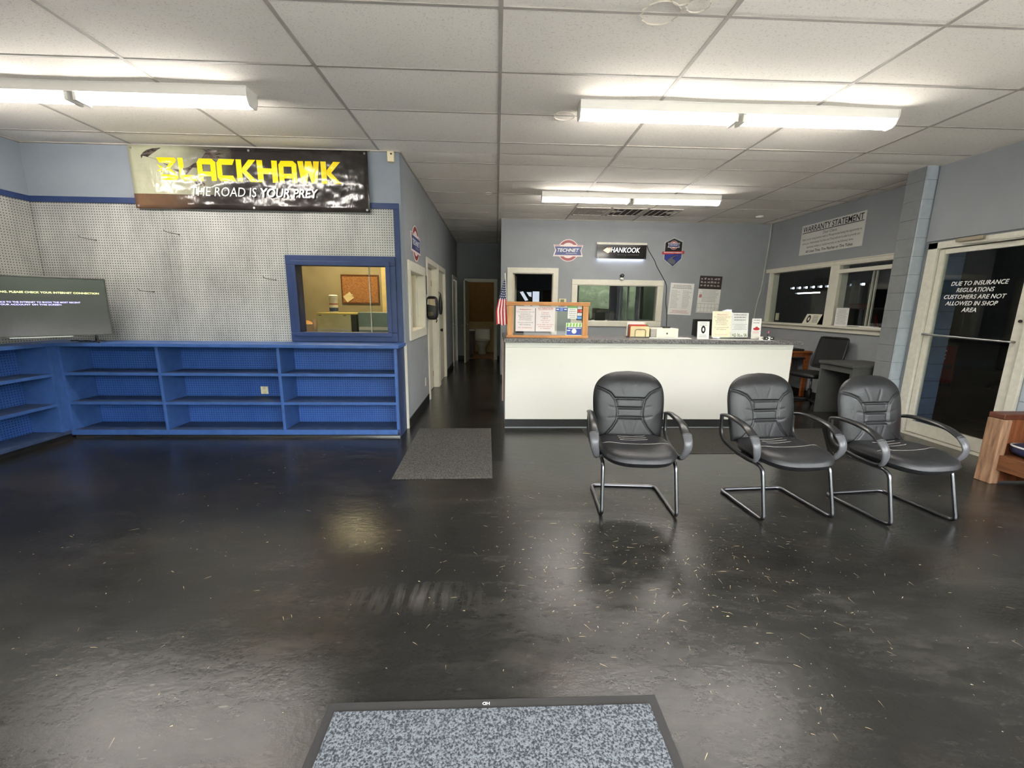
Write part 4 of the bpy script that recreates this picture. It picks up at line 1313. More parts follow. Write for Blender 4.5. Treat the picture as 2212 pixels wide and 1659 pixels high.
# wooden display frame on the counter
M_PINE = wood_mat('orange_pine', rgb(168, 106, 58), rgb(214, 156, 100), 0, 3.0, 0.5)
M_PINEV = wood_mat('orange_pine_upright', rgb(176, 116, 64), rgb(216, 160, 104), 2, 3.0, 0.5)
df = thing('counter_screen', 'orange wooden framed glass screen covered with notices on the counter', 'counter screen', (0.59, 4.76, CT))
FY0, FY1 = 4.735, 4.785
MB().box(0.118, FY0, CT + 0.001, 1.062, FY1, CT + 0.03).build('bottom_rail', M_PINE, df, bevel=0.003)
MB().box(0.112, FY0 - 0.004, 1.41, 1.068, FY1 + 0.004, 1.452).build('top_rail', M_PINE, df, bevel=0.003)
for a in (0.128, 0.99):
    MB().box(a, FY0, CT + 0.03, a + 0.064, FY1, 1.41).build('upright', M_PINEV, df, bevel=0.003)
MB().box(0.192, 4.758, CT + 0.03, 0.99, 4.763, 1.41).build('pane', M_GLASS, df)

PY = 4.752


def sheet(name, label, cat, c, w, h, material=M_PAPER, rotz=0.0, group=None, rotx=0.0, thick=0.0015):
    t = thing(name, label, cat, c, rotz, group, rotx)
    MB().box(-w / 2, -thick, -h / 2, w / 2, 0, h / 2).build('sheet', material, t, local=True)
    return t


def body_lines(t, w, h, z_from, z_to, n, lh, material, seed, y=-0.0025, centre=True, margin=0.1, name='print_lines'):
    m = MB()
    rr = random.Random(seed)
    for k in range(n):
        zz = z_from + (z_to - z_from) * k / max(1, n - 1)
        word_bars(t, -w / 2 * (1 - margin), w / 2 * (1 - margin), zz - lh / 2, lh, material, y, m, seed + k, centre, rr.uniform(0.65, 1.0) if centre else rr.uniform(0.7, 1.0))
    return m.build(name, material, t, local=True)


M_PINKP = mat('pinkish_paper', rgb(236, 226, 224), 0.8, var=0.02)
s1 = sheet('notice_sheet', 'white Attention notice at the left of the wooden counter screen', 'notice', (0.333, PY, 1.262), 0.222, 0.288, M_PINKP)
text('- Attention -', M_PINK, s1, 0, 0.105, w=0.17, h=0.02, y=-0.003, bold=0.01)
for k, ln in enumerate(('The only prices that will', 'be honored are', 'those that come from', 'the front counter', 'not the employees.')):
    text(ln, M_INKG, s1, 0, 0.075 - 0.022 * k, w=0.008 * len(ln), h=0.013, y=-0.003)
for k, ln in enumerate(('All prices quoted will', 'NOT include tax.')):
    text(ln, M_INKG, s1, 0, -0.044 - 0.022 * k, w=0.008 * len(ln), h=0.013, y=-0.003)
text('No exceptions.', M_PINK, s1, 0, -0.103, w=0.16, h=0.018, y=-0.003)
s2 = sheet('notice_sheet', 'ATTENTION notice in red print, second sheet on the counter screen', 'notice', (0.562, PY, 1.262), 0.222, 0.288, M_PINKP)
text('ATTENTION', M_RED, s2, 0, 0.118, w=0.17, h=0.022, y=-0.003)
MB().box(-0.085, -0.003, 0.1, 0.085, -0.002, 0.102).build('underline', M_RED, s2, local=True)
for k, ln in enumerate(('Customers', 'must pay a', 'CANCELLATION', 'FEE IF', 'they cancel', 'the part', 'on or after the time', 'has been ordered', 'or installed')):
    text(ln, M_PINK if k not in (2,) else M_INKG, s2, 0, 0.072 - 0.0225 * k, w=0.0095 * len(ln), h=0.014, y=-0.003)
s3 = sheet('decal', 'blue and white security company decal on the counter screen', 'decal', (0.745, PY, 1.388), 0.134, 0.074, M_PAPER)
MB().box(-0.067, -0.0025, -0.037, 0.067, -0.0014, 0.0).build('blue_band', mat('decal_blue', rgb(62, 84, 168), 0.5), s3, local=True)
text('LOREX', M_SBLUE, s3, 0, 0.018, w=0.07, h=0.02, y=-0.003, bold=0.02)
MB().disc_y(0, -0.018, 0.019, -0.0035, -0.0024, 20).build('badge', mat('decal_pale_blue', rgb(120, 136, 204), 0.5), s3, local=True)
for s in (-1, 1):
    MB().box(s * 0.045 - 0.015, -0.0035, -0.022, s * 0.045 + 0.015, -0.0024, -0.012).build('print', M_WHITEP, s3, local=True)
s4 = sheet('info_card', 'white card with a green header on the counter screen', 'card', (0.872, PY, 1.345), 0.108, 0.155, M_PAPER)
MB().box(-0.054, -0.0025, 0.04, 0.054, -0.0014, 0.0775).build('green_header', mat('pale_green', rgb(150, 204, 140), 0.6), s4, local=True)
body_lines(s4, 0.1, 0.15, 0.025, -0.06, 5, 0.005, M_INKG, 21)
s5 = sheet('card_decal', 'dark strip of payment card logos beside the right upright', 'decal', (0.955, PY, 1.335), 0.06, 0.155, mat('decal_navy', rgb(40, 46, 72), 0.5))
for k, (c_, nm) in enumerate(((M_PAPER, 'logo_white'), (M_PAPER, 'logo_card'), (M_PAPER, 'logo_white'), (mat('logo_sky', rgb(92, 150, 204), 0.5), 'logo_blue'))):
    zz = 0.057 - 0.038 * k
    MB().box(-0.025, -0.0025, zz - 0.015, 0.025, -0.0014, zz + 0.015).build(nm, c_ if k != 1 else mat('logo_orange', rgb(226, 96, 52), 0.5), s5, local=True)
MB().disc_y(-0.008, 0.019, 0.012, -0.0035, -0.0024, 16).build('logo_red_disc', M_RED, s5, local=True)
text('VISA', M_SBLUE, s5, 0, -0.019, w=0.03, h=0.009, y=-0.003, shear=0.2)
text('DISCOVER', M_INK, s5, 0, 0.057, w=0.04, h=0.007, y=-0.003)
s6 = sheet('pay_poster', 'small blue poster with a green striped awning at the lower right of the screen', 'poster', (0.898, PY, 1.147), 0.19, 0.145, mat('poster_cream', rgb(226, 236, 206), 0.6))
MB().box(-0.088, -0.0025, -0.066, 0.088, -0.0014, 0.024).build('blue_field', mat('poster_blue', rgb(60, 78, 160), 0.5), s6, local=True)
for k in range(5):
    a_ = -0.085 + k * 0.036
    MB().add([(a_, -0.0025, 0.068), (a_ + 0.018, -0.0025, 0.068), (a_ + 0.014, -0.0025, 0.03), (a_ - 0.004, -0.0025, 0.03)], [(3, 2, 1, 0)]).build('awning_stripe', mat('awning_green', rgb(122, 186, 72), 0.5), s6, local=True)
MB().disc_y(0.0, -0.022, 0.028, -0.0035, -0.0024, 22).build('globe_logo', M_WHITEP, s6, local=True)
MB().box(-0.07, -0.0035, 0.008, 0.08, -0.0024, 0.015).box(-0.08, -0.0035, -0.02, -0.045, -0.0024, -0.008).build('print', M_WHITEP, s6, local=True)

# stick flag
fl = thing('stick_flag', 'small American flag on a white stick at the end of the counter', 'flag', (0.136, 4.80, CT))
MB().tube([(0.136, 4.80, CT + 0.001), (0.098, 4.80, 1.77)], 0.005, 8).build('stick', M_WHITE, fl)
MB().lathe([(0.004, 0), (0.008, 0.004), (0.004, 0.012)], (0.098, 4.80, 1.768), 10).build('finial', mat('brass', rgb(150, 120, 60), 0.35, metal=1.0), fl)
nf = NT('flag_cloth')
uvn = nf.n('ShaderNodeUVMap')
sp = nf.n('ShaderNodeSeparateXYZ')
nf.link(uvn.outputs[0], sp.inputs[0])
stripe = nf.math('LESS_THAN', nf.math('FRACT', nf.math('MULTIPLY', sp.outputs[0], 3.5)), 0.5)
colr = nf.mix(stripe, rgb(236, 228, 226), rgb(200, 44, 54))
su_ = nf.math('SUBTRACT', nf.math('FRACT', nf.math('ADD', nf.math('MULTIPLY', sp.outputs[0], 4.0), nf.math('MULTIPLY', nf.math('FLOOR', nf.math('MULTIPLY', sp.outputs[1], 20.0)), 0.5))), 0.5)
sv_ = nf.math('SUBTRACT', nf.math('FRACT', nf.math('MULTIPLY', sp.outputs[1], 20.0)), 0.5)
dd = nf.math('ADD', nf.math('MULTIPLY', su_, su_), nf.math('MULTIPLY', sv_, sv_))
can = nf.mix(nf.math('LESS_THAN', dd, 0.06), rgb(38, 48, 88), rgb(236, 232, 232))
nf.base(nf.mix(nf.math('GREATER_THAN', sp.outputs[1], 0.56), colr, can))
nf.rough(0.7)
m = MB()
NU, NV = 14, 18
def flagfn(u, v):
    zt_ = 1.70 - 0.5 * 0
    # v: 0 bottom, 1 top; hangs in folds from the slanted stick, widening downwards
    top = Vector((0.1025, 4.795, 1.70))
    wd = 0.012 + 0.115 * min(1, (1 - v) * 1.45) ** 0.9
    z = 1.70 - (1 - v) * (0.50 + 0.03 * u)
    xs = 0.1025 + 0.026 * (1.70 - z) / 0.5
    return (xs - wd * u, 4.795 - 0.02 * math.sin(u * 9.0 + 1.2 * v) * (1 - 0.7 * v) * (0.3 + u), z - 0.03 * u * (1 - v) * math.sin(u * 6))
m.grid(flagfn, NU, NV)
fo = m.build('flag_cloth', nf.m, fl, smooth=True)
uv = fo.data.uv_layers.new(name='UVMap')
for lp in fo.data.loops:
    i = lp.vertex_index
    uv.data[lp.index].uv = ((i % (NU + 1)) / NU, (i // (NU + 1)) / NV)

# things on the counter, left to right
fh = thing('folder_rack', 'wire rack of cream and red paper folders on the counter', 'folder rack', (1.72, 4.98, CT))
for k, (yy, hh_, x0_, x1_, c_) in enumerate(((4.93, 0.135, 1.615, 1.845, mat('manila', rgb(226, 208, 162), 0.7)), (4.955, 0.155, 1.605, 1.82, mat('red_folder', rgb(190, 72, 54), 0.7)), (4.98, 0.155, 1.60, 1.85, mat('green_folder', rgb(96, 116, 92), 0.7)), (5.0, 0.185, 1.59, 1.80, M_PINKP), (5.02, 0.18, 1.59, 1.83, mat('manila', rgb(226, 208, 162), 0.7)))):
    m = MB()
    m.prism([(x0_, CT + 0.012), (x1_, CT + 0.012), (x1_, CT + hh_ - 0.012), (x1_ - 0.02, CT + hh_), (x0_ + 0.01, CT + hh_), (x0_, CT + hh_ - 0.008)], yy, yy + 0.008)
    m.build('folder', c_, fh)
for yy in (4.92, 4.945, 4.97, 4.992, 5.012, 5.035):
    MB().tube(fillet([(1.67, yy, CT + 0.003), (1.67, yy, CT + 0.10), (1.80, yy, CT + 0.10), (1.80, yy, CT + 0.003)], 0.03), 0.003, 6).build('wire_loop', M_HOOK, fh)
MB().box(1.60, 4.915, CT + 0.001, 1.85, 5.05, CT + 0.012).build('base_tray', M_HOOK, fh)
pr = thing('label_printer', 'white box printer on the counter beside the folder rack', 'printer', (2.06, 5.05, CT))
MB().box(1.93, 4.92, CT + 0.002, 2.20, 5.22, CT + 0.112).build('body', M_WTRIM, pr, bevel=0.008)
MB().box(1.862, 4.925, CT + 0.002, 1.929, 5.2, CT + 0.108).build('side_housing', mat('printer_grey', rgb(166, 160, 152), 0.5), pr, bevel=0.01)
MB().disc_y(2.06, CT + 0.052, 0.011, 4.916, 4.921, 16).build('button', M_HOOK, pr)
MB().box(2.05, 5.0, CT + 0.1125, 2.13, 5.06, CT + 0.132).build('power_brick', M_BLACK, pr, bevel=0.004)
tag(MB().slab([(1.80, 4.80), (2.30, 4.78), (2.32, 4.93), (1.84, 4.90)], CT + 0.0005, CT + 0.006).build('paper_stack', M_PAPER), 'loose sheets lying in front of the white printer', 'paper')
mo = thing('monitor', 'black monitor seen from behind at the middle of the counter', 'monitor', (2.63, 5.2, CT))
MB().box(2.505, 5.19, CT + 0.015, 2.76, 5.225, 1.265).build('back_case', M_BLACK, mo, bevel=0.006)
MB().box(2.56, 5.14, CT + 0.001, 2.70, 5.27, CT + 0.012).build('base', M_BLACK, mo)
MB().box(2.61, 5.175, CT + 0.012, 2.65, 5.192, 1.15).build('neck', M_BLACK, mo)


def standing(name, label, cat, x0, x1, y, z1, material, rotx=-0.10):
    t = thing(name, label, cat, ((x0 + x1) / 2, y, CT + (0.0062 if 'holder' in name else 0.0)), 0, None, rotx)
    w, h = x1 - x0, (z1 - CT) / math.cos(rotx)
    MB().box(-w / 2, 0, 0.003, w / 2, 0.0025, h).build('sheet', material, t, local=True)
    return t, w, h


c1, w_, h_ = standing('tyre_card', 'white card with a tyre picture standing at the middle of the counter', 'card', 2.335, 2.475, 4.72, 1.252, M_PAPER)
n_ = 20
vs = []
for i in range(n_):
    a_ = 2 * PI * i / n_
    vs += [(0.02 * math.cos(a_) * 0.55 + 0.0, -0.001, 0.115 + 0.022 * math.sin(a_)), (0.026 * math.cos(a_), -0.001, 0.115 + 0.045 * math.sin(a_))]
MB().add(vs, [(2 * i, 2 * i + 1, (2 * i + 3) % (2 * n_), (2 * i + 2) % (2 * n_)) for i in range(n_)]).build('tyre_print', M_INK, c1, local=True)
body_lines(c1, w_, h_, 0.19, 0.165, 2, 0.004, M_INKG, 31, y=-0.001)
body_lines(c1, w_, h_, 0.05, 0.03, 2, 0.004, M_INKG, 32, y=-0.001)
c2, w_, h_ = standing('sign_holder', 'clear stand with a cream Attention notice on the counter', 'sign holder', 2.522, 2.755, 4.76, 1.385, glass_mat('acrylic', 1.5, (0.95, 0.95, 0.93, 1)))
MB().box(-w_ / 2 + 0.004, -0.002, 0.02, w_ / 2 - 0.004, 0, h_ - 0.022).build('notice', mat('cream_notice', rgb(238, 226, 198), 0.7), c2, local=True)
MB().box(-w_ / 2, -0.06, 0.001, w_ / 2, 0.06, 0.004).build('foot', glass_mat('acrylic', 1.5), c2, local=True)
text('- Attention -', M_PINK, c2, 0, h_ - 0.06, w=0.15, h=0.018, y=-0.003)
for k, ln in enumerate(('The only prices that will', 'be honored are', 'those that come from', 'the front counter', 'not the employees.')):
    text(ln, M_INKG, c2, 0, h_ - 0.088 - 0.022 * k, w=0.0076 * len(ln), h=0.013, y=-0.003)
for k, ln in enumerate(('All prices quoted will', 'NOT include tax.')):
    text(ln, M_INKG, c2, 0, h_ - 0.21 - 0.02 * k, w=0.0076 * len(ln), h=0.013, y=-0.003)
text('No exceptions.', M_PINK, c2, 0, 0.05, w=0.15, h=0.014, y=-0.003)
c3, w_, h_ = standing('sign_holder', 'clear stand with a white notice and leafy border, right of the cream one', 'sign holder', 2.758, 2.972, 4.775, 1.355, glass_mat('acrylic', 1.5))
MB().box(-w_ / 2 + 0.004, -0.002, 0.02, w_ / 2 - 0.004, 0, h_ - 0.008).build('notice', mat('grey_notice', rgb(220, 220, 216), 0.7), c3, local=True)
MB().box(-w_ / 2, -0.06, 0.001, w_ / 2, 0.06, 0.004).build('foot', glass_mat('acrylic', 1.5), c3, local=True)
body_lines(c3, w_, h_, h_ - 0.03, h_ - 0.09, 3, 0.007, M_INKG, 41, y=-0.003)
body_lines(c3, w_, h_, h_ - 0.14, h_ - 0.20, 5, 0.004, M_INKL, 42, y=-0.003)
lfm = MB()
lr = random.Random(8)
for k in range(26):
    x_, z_ = lr.uniform(-w_ / 2 + 0.015, w_ / 2 - 0.02), 0.03 + lr.uniform(0, 0.03)
    a_ = lr.uniform(0, PI)
    d_ = Vector((math.cos(a_), math.sin(a_))) * 0.013
    q_ = Vector((-d_.y, d_.x)) * 0.4
    lfm.add([(x_ - d_.x, -0.003, z_ - d_.y), (x_ + q_.x, -0.003, z_ + q_.y), (x_ + d_.x, -0.003, z_ + d_.y), (x_ - q_.x, -0.003, z_ - q_.y)], [(0, 1, 2, 3)])
lfm.build('leaf_border', mat('leaf_print', rgb(132, 144, 104), 0.7), c3, local=True)
c4, w_, h_ = standing('brochure_holder', 'narrow white leaflet with a red car standing near the counter end', 'leaflet', 3.0, 3.112, 4.76, 1.285, M_PAPER, -0.06)
carp = [(-.04, .118), (-.032, .13), (-.015, .134), (-.005, .146), (.012, .146), (.022, .134), (.036, .13), (.042, .12), (.036, .108), (.01, .103), (-.025, .106)]
MB().add([(p[0], -0.001, p[1]) for p in carp], [tuple(range(len(carp)))]).build('car_print', M_RED, c4, local=True)
MB().box(-w_ / 2 - 0.004, -0.03, 0.001, w_ / 2 + 0.004, 0.02, 0.06).build('holder', glass_mat('acrylic', 1.5), c4, local=True)
body_lines(c4, w_, h_, h_ - 0.02, h_ - 0.05, 2, 0.006, M_INKG, 51, y=-0.001)
body_lines(c4, w_, h_, 0.09, 0.07, 3, 0.004, M_PINK, 52, y=-0.001)
tag(MB().slab([(2.55, 4.66), (3.2, 4.64), (3.10, 4.74), (2.66, 4.75)], CT + 0.0005, CT + 0.003).slab([(2.48, 4.66), (2.62, 4.66), (2.62, 4.74), (2.48, 4.74)], CT + 0.003, CT + 0.005).build('paper_stack', M_PAPER), 'loose papers spread along the counter edge before the sign stands', 'paper')
for k, (xx, yy, c_) in enumerate(((3.085, 4.70, M_WHITE), (3.13, 4.69, M_BLACK), (3.165, 4.70, M_WHITE), (3.205, 4.69, M_BLACK))):
    lbl = ('white key tag leaning on the red-car leaflet', 'black key fob beside the white key tag on the counter', 'white key tag between two black key fobs', 'black key fob nearest the counter end')[k]
    kt = thing('key_tag', lbl, 'key tag', (xx, yy, CT + 0.001), 0.4 - 0.3 * k, 'key tags at the counter end')
    MB().cbox((0, 0, 0.02), (0.05, 0.03, 0.04)).build('tag_body', c_, kt, local=True, bevel=0.008)
    MB().disc_y(0, 0.022, 0.007, -0.0165, -0.0145, 12).build('tag_mark', M_BLACK if c_ is M_WHITE else M_WHITE, kt, local=True)
    MB().tube(spline([(0.018 * math.cos(a_ * PI / 4), 0.02 + 0.012 * math.sin(a_ * PI / 4), 0.005) for a_ in range(8)], 3, True), 0.0015, 6, closed=True).build('key_ring', M_STEEL, kt, local=True)
pn = thing('pink_pen', 'pink pen standing up beside the key tags', 'pen', (3.19, 4.76, CT))
MB().tube([(0, 0, 0.001), (0.012, 0, 0.075)], 0.004, 8).build('barrel', M_INK, pn, local=True)
MB().tube([(0.012, 0, 0.075), (0.018, 0, 0.105)], [0.006, 0.009], 8).build('cap', mat('pink_plastic', rgb(206, 110, 140), 0.4), pn, local=True)

# ---------------------------------------------------------------- back wall
bs = thing('badge_sign', 'round red and blue badge sign left of the black tyre sign', 'sign', (1.312, YB - 0.001, 2.41), 0, 'badge signs')
badge(bs, 0, 0, 0.55)
hk_ = thing('light_box_sign', 'black backlit tyre brand sign with orange flame on the back wall', 'sign', (2.286, YB, 2.415))
M_LED = emit('edge_led', (0.75, 0.82, 1.0, 1), 7.0)
MB().box(-0.445, -0.05, -0.125, 0.445, -0.002, 0.125).build('case', M_WHITE, hk_, local=True, bevel=0.004)
MB().box(-0.455, -0.062, -0.142, 0.455, -0.052, 0.105).build('face_panel', mat('gloss_black_acrylic', rgb(26, 24, 23), 0.12, var=0), hk_, local=True)
MB().box(-0.46, -0.064, 0.105, 0.46, -0.05, 0.142).build('top_trim', M_ALU, hk_, local=True)
MB().box(-0.43, -0.045, -0.131, 0.43, -0.01, -0.126).build('led_strip', M_LED, hk_, local=True)
for xx in (-0.43, 0.43):
    MB().disc_y(xx, -0.125, 0.006, -0.066, -0.062, 10).build('screw', M_STEEL, hk_, local=True)
E_W = emit('lit_white_letters', (0.92, 0.96, 1.0, 1), 0.55)
E_O = emit('lit_orange', (1.0, 0.20, 0.005, 1), 0.42)
text('HANKOOK', E_W, hk_, 0.065, 0.012, w=0.54, h=0.088, y=-0.064, shear=0.2, bold=0.008)
text('driving emotion', M_INKG, hk_, 0.12, -0.072, w=0.40, h=0.042, y=-0.064, shear=0.2)
wing = [(-.345, .0), (-.30, .035), (-.262, .055), (-.258, .03), (-.235, .06), (-.232, .03), (-.208, .06), (-.205, .01), (-.225, -.035), (-.262, -.048), (-.29, -.03)]
MB().add([(p[0], -0.064, p[1]) for p in wing] + [(-0.255, -0.064, 0.0)], [(i, (i + 1) % len(wing), len(wing)) for i in range(len(wing))]).build('flame_mark', E_O, hk_, local=True)
hx = thing('shield_sign', 'six-sided shield sign with a winding road right of the black sign', 'sign', (3.262, YB - 0.001, 2.405))
def hexa(s):
    return [(0, .272 * s), (.175 * s, .205 * s), (.172 * s, -.12 * s), (0.01, -.27 * s), (-.175 * s, -.135 * s), (-.172 * s, .19 * s)]
MB().prism(hexa(1.0), -0.008, 0).build('silver_plate', mat('silver_sign', rgb(190, 192, 192), 0.35, metal=0.6), hx, local=True)
MB().add([(p[0], -0.0095, p[1]) for p in hexa(0.9)], [tuple(range(6))]).build('black_field', M_INK, hx, local=True)
MB().add([(p[0], -0.0105, p[1]) for p in [(-.152, -.03), (.152, -.03), (.15, -.105), (0.01, -.235), (-.152, -.12)]], [(0, 1, 2, 3, 4)]).build('blue_field', mat('deep_sign_blue', rgb(44, 54, 132), 0.4), hx, local=True)
road = [(0.07, -.045), (.09, -.052), (.02, -.085), (.0, -.11), (.06, -.15), (.03, -.215), (-.02, -.205), (-.10, -.155), (-.08, -.12), (-.04, -.09), (.01, -.07)]
MB().add([(p[0], -0.0115, p[1]) for p in road] + [(-.02, -0.0115, -.13)], [(i, (i + 1) % len(road), len(road)) for i in range(len(road))]).build('road_print', mat('road_grey', rgb(92, 94, 96), 0.5), hx, local=True)
MB().prism([(-.205, .012), (.205, .03), (.205, -.02), (-.2, -.035)], -0.016, -0.008).build('red_ribbon', M_RED, hx, local=True)
text('NATIONWIDE WARRANTY', M_WHITEP, hx, 0, -0.002, w=0.35, h=0.022, y=-0.0175, bold=0.02)
badge(hx, 0, 0.13, 0.22, -0.0095, False)

cb2 = thing('power_cord', 'thin black power cord running down the back wall from the black sign', 'cord', (2.9, YB, 1.1))
MB().tube(spline([(2.748, YB - 0.03, 2.555), (2.80, YB - 0.008, 2.44), (2.93, YB - 0.008, 2.25), (2.97, YB - 0.008, 2.16), (3.12, YB - 0.012, 1.93), (3.185, YB - 0.008, 1.80), (3.20, YB - 0.008, 1.5), (3.235, YB - 0.008, 1.3), (3.25, YB - 0.008, 1.0)], 8), 0.006, 7).build('cord', M_BLACK, cb2, smooth=True)
sc_ = thing('security_camera', 'small white and black camera on the back window casing', 'camera', (2.322, YB - 0.022, 1.90))
MB().lathe([(0.035, 0.0), (0.035, 0.02), (0.02, 0.04), (0.015, 0.05)], (0, -0.02, 0), 16).build('base', M_WHITE, sc_, local=True, smooth=True)
MB().tube([(0, -0.06, 0.075), (0, -0.056, 0.075), (0, -0.01, 0.075), (0, 0.0, 0.075)], [0.02, 0.032, 0.036, 0.02], 16).build('head', M_BLACK, sc_, local=True, smooth=True)
MB().disc_y(0, 0.075, 0.012, -0.063, -0.059, 14).build('lens', mat('lens_grey', rgb(110, 110, 114), 0.1), sc_, local=True)
th = thing('thermostat', 'small cream thermostat between the back doorway and window', 'thermostat', (1.235, YB, 1.50))
MB().box(-0.07, -0.025, -0.045, 0.07, 0, 0.045).build('case', M_IVORY, th, local=True, bevel=0.008)
MB().box(-0.04, -0.027, -0.02, 0.03, -0.024, 0.03).build('display', mat('lcd_olive', rgb(110, 116, 80), 0.3), th, local=True)
l1_ = sheet('price_list', 'white printed rate sheet on the back wall beside the window', 'poster', (3.485, YB - 0.001, 1.565), 0.45, 0.585, M_PAPER, 0, None)
l1_.rotation_euler = (0, math.radians(2.0), 0)
body_lines(l1_, 0.45, 0.58, 0.25, 0.20, 3, 0.008, M_INKG, 61)
for s in (-1, 1):
    m = MB()
    for k in range(14):
        word_bars(None, s * 0.11 - 0.085, s * 0.11 + 0.085, 0.15 - 0.024 * k, 0.0055, None, -0.0025, m, 70 + k + s, False, random.Random(k + s).uniform(0.6, 1))
    m.build('print_lines', M_INKL, l1_, local=True)
body_lines(l1_, 0.45, 0.58, -0.215, -0.255, 3, 0.007, M_PINK, 90)
cl = sheet('wall_calendar', 'wall calendar with a dark photo header on the back wall', 'calendar', (4.02, YB - 0.001, 1.655), 0.43, 0.68, M_PAPER, 0, None)
cl.rotation_euler = (0, math.radians(1.5), 0)
MB().box(-0.215, -0.0025, 0.10, 0.215, -0.0014, 0.34).build('photo_header', mat('calendar_dark', rgb(50, 42, 40), 0.6), cl, local=True)
m = MB()
cr2 = random.Random(4)
for r_ in range(3):
    for q_ in range(6):
        a_, z_ = -0.19 + q_ * 0.064, 0.27 - 0.06 * r_
        m.add([(a_, -0.003, z_), (a_ + cr2.uniform(.03, .055), -0.003, z_), (a_ + cr2.uniform(.03, .055), -0.003, z_ + cr2.uniform(.02, .04)), (a_, -0.003, z_ + cr2.uniform(.02, .04))], [(0, 1, 2, 3)])
m.build('photo_tiles', mat('calendar_pale', rgb(158, 148, 142), 0.6), cl, local=True)
m = MB()
for k in range(7):
    xx = -0.205 + k * 0.0683
    m.add([(xx - 0.0015, -0.003, -0.325), (xx + 0.0015, -0.003, -0.325), (xx + 0.0015, -0.003, -0.17), (xx - 0.0015, -0.003, -0.17)], [(0, 1, 2, 3)])
for k in range(3):
    zz = -0.325 + k * 0.0775
    m.add([(-0.205, -0.003, zz - 0.0015), (0.205, -0.003, zz - 0.0015), (0.205, -0.003, zz + 0.0015), (-0.205, -0.003, zz + 0.0015)], [(0, 1, 2, 3)])
m.build('day_grid', M_INKG, cl, local=True)
body_lines(cl, 0.43, 0.6, 0.075, -0.13, 9, 0.007, M_INKL, 101, margin=0.16)
MB().box(-0.19, -0.003, -0.06, -0.14, -0.002, -0.005).build('coupon_mark', M_PINK, cl, local=True)
cw = thing('corner_cable', 'white cable running down the corner beside the shop window', 'cable', (5.0, YB, 1.1))
MB().tube(spline([(5.055, YB - 0.02, 2.93), (5.05, YB - 0.014, 2.6), (5.03, YB - 0.012, 2.2), (5.01, YB - 0.012, 1.8), (4.95, YB - 0.012, 1.45), (4.93, YB - 0.012, 1.05)], 8), 0.008, 7).build('cable', mat('grey_white_cable', rgb(196, 194, 188), 0.5), cw, smooth=True)
# lit screens in the dark back room
bt = thing('wall_screen', 'lit screen with a black and white picture in the dark back room', 'screen', (0.80, 10.78, 1.55))
MB().box(-0.36, -0.03, -0.24, 0.36, 0, 0.24).build('case', M_BLACK, bt, local=True, bevel=0.004)
E_S1 = emit('screen_white', (0.72, 0.8, 0.92, 1), 0.4)
for q in ([(-.2, .2), (-.12, .22), (.02, .0), (-.06, -.02)], [(-.03, .2), (.1, .2), (.1, .08), (.04, .1)], [(.13, .22), (.3, .22), (.3, -.2), (.13, -.2)], [(-.06, -.06), (.03, -.04), (.09, -.18), (-.1, -.2)]):
    MB().add([(p[0], -0.032, p[1]) for p in q], [tuple(range(len(q)))]).build('picture_patch', E_S1, bt, local=True)
dp = thing('dark_picture', 'dark red picture beside the lit screen in the back room', 'picture', (1.36, 10.79, 1.60))
MB().box(-0.16, -0.02, -0.2, 0.16, 0, 0.2).build('canvas', mat('dark_red_print', rgb(52, 22, 20), 0.6), dp, local=True)
MB().frame(-0.17, 0.17, -0.21, 0.21, 0.015, -0.026, 0, 'y').build('frame', M_BLACK, dp, local=True)
bdk = thing('back_room_desk', 'dark desk just behind the back window glass', 'desk', (2.2, 8.3, 0))
MB().box(1.5, 8.0, 0.96, 2.9, 8.6, 1.0).build('top', M_BLACK, bdk)
for xx in (1.55, 2.85):
    for yy in (8.04, 8.56):
        MB().box(xx - 0.02, yy - 0.02, 0, xx + 0.02, yy + 0.02, 0.96).build('leg', M_BLACK, bdk)
bm = thing('desk_monitor', 'dark wide monitor on the desk behind the back window', 'monitor', (2.03, 8.2, 1.0))
MB().box(1.70, 8.18, 1.06, 2.36, 8.22, 1.29).build('panel', mat('dark_monitor', rgb(44, 38, 36), 0.5), bm)
MB().box(1.95, 8.15, 1.0005, 2.11, 8.27, 1.06).build('stand', M_BLACK, bm)
bm2 = thing('seat_back', 'brown chair back showing behind the back window', 'chair', (2.22, 8.75, 0))
MB().box(2.10, 8.74, 0.55, 2.36, 8.79, 1.36).build('backrest', mat('brown_vinyl', rgb(70, 62, 56), 0.5), bm2, bevel=0.02)
MB().box(2.08, 8.79, 0.42, 2.38, 9.2, 0.50).build('seat', mat('brown_vinyl', rgb(70, 62, 56), 0.5), bm2, bevel=0.02)
for xx in (2.11, 2.35):
    for yy in (8.80, 9.15):
        MB().box(xx - 0.015, yy - 0.015, 0, xx + 0.015, yy + 0.015, 0.42).build('leg', M_BLACK, bm2)


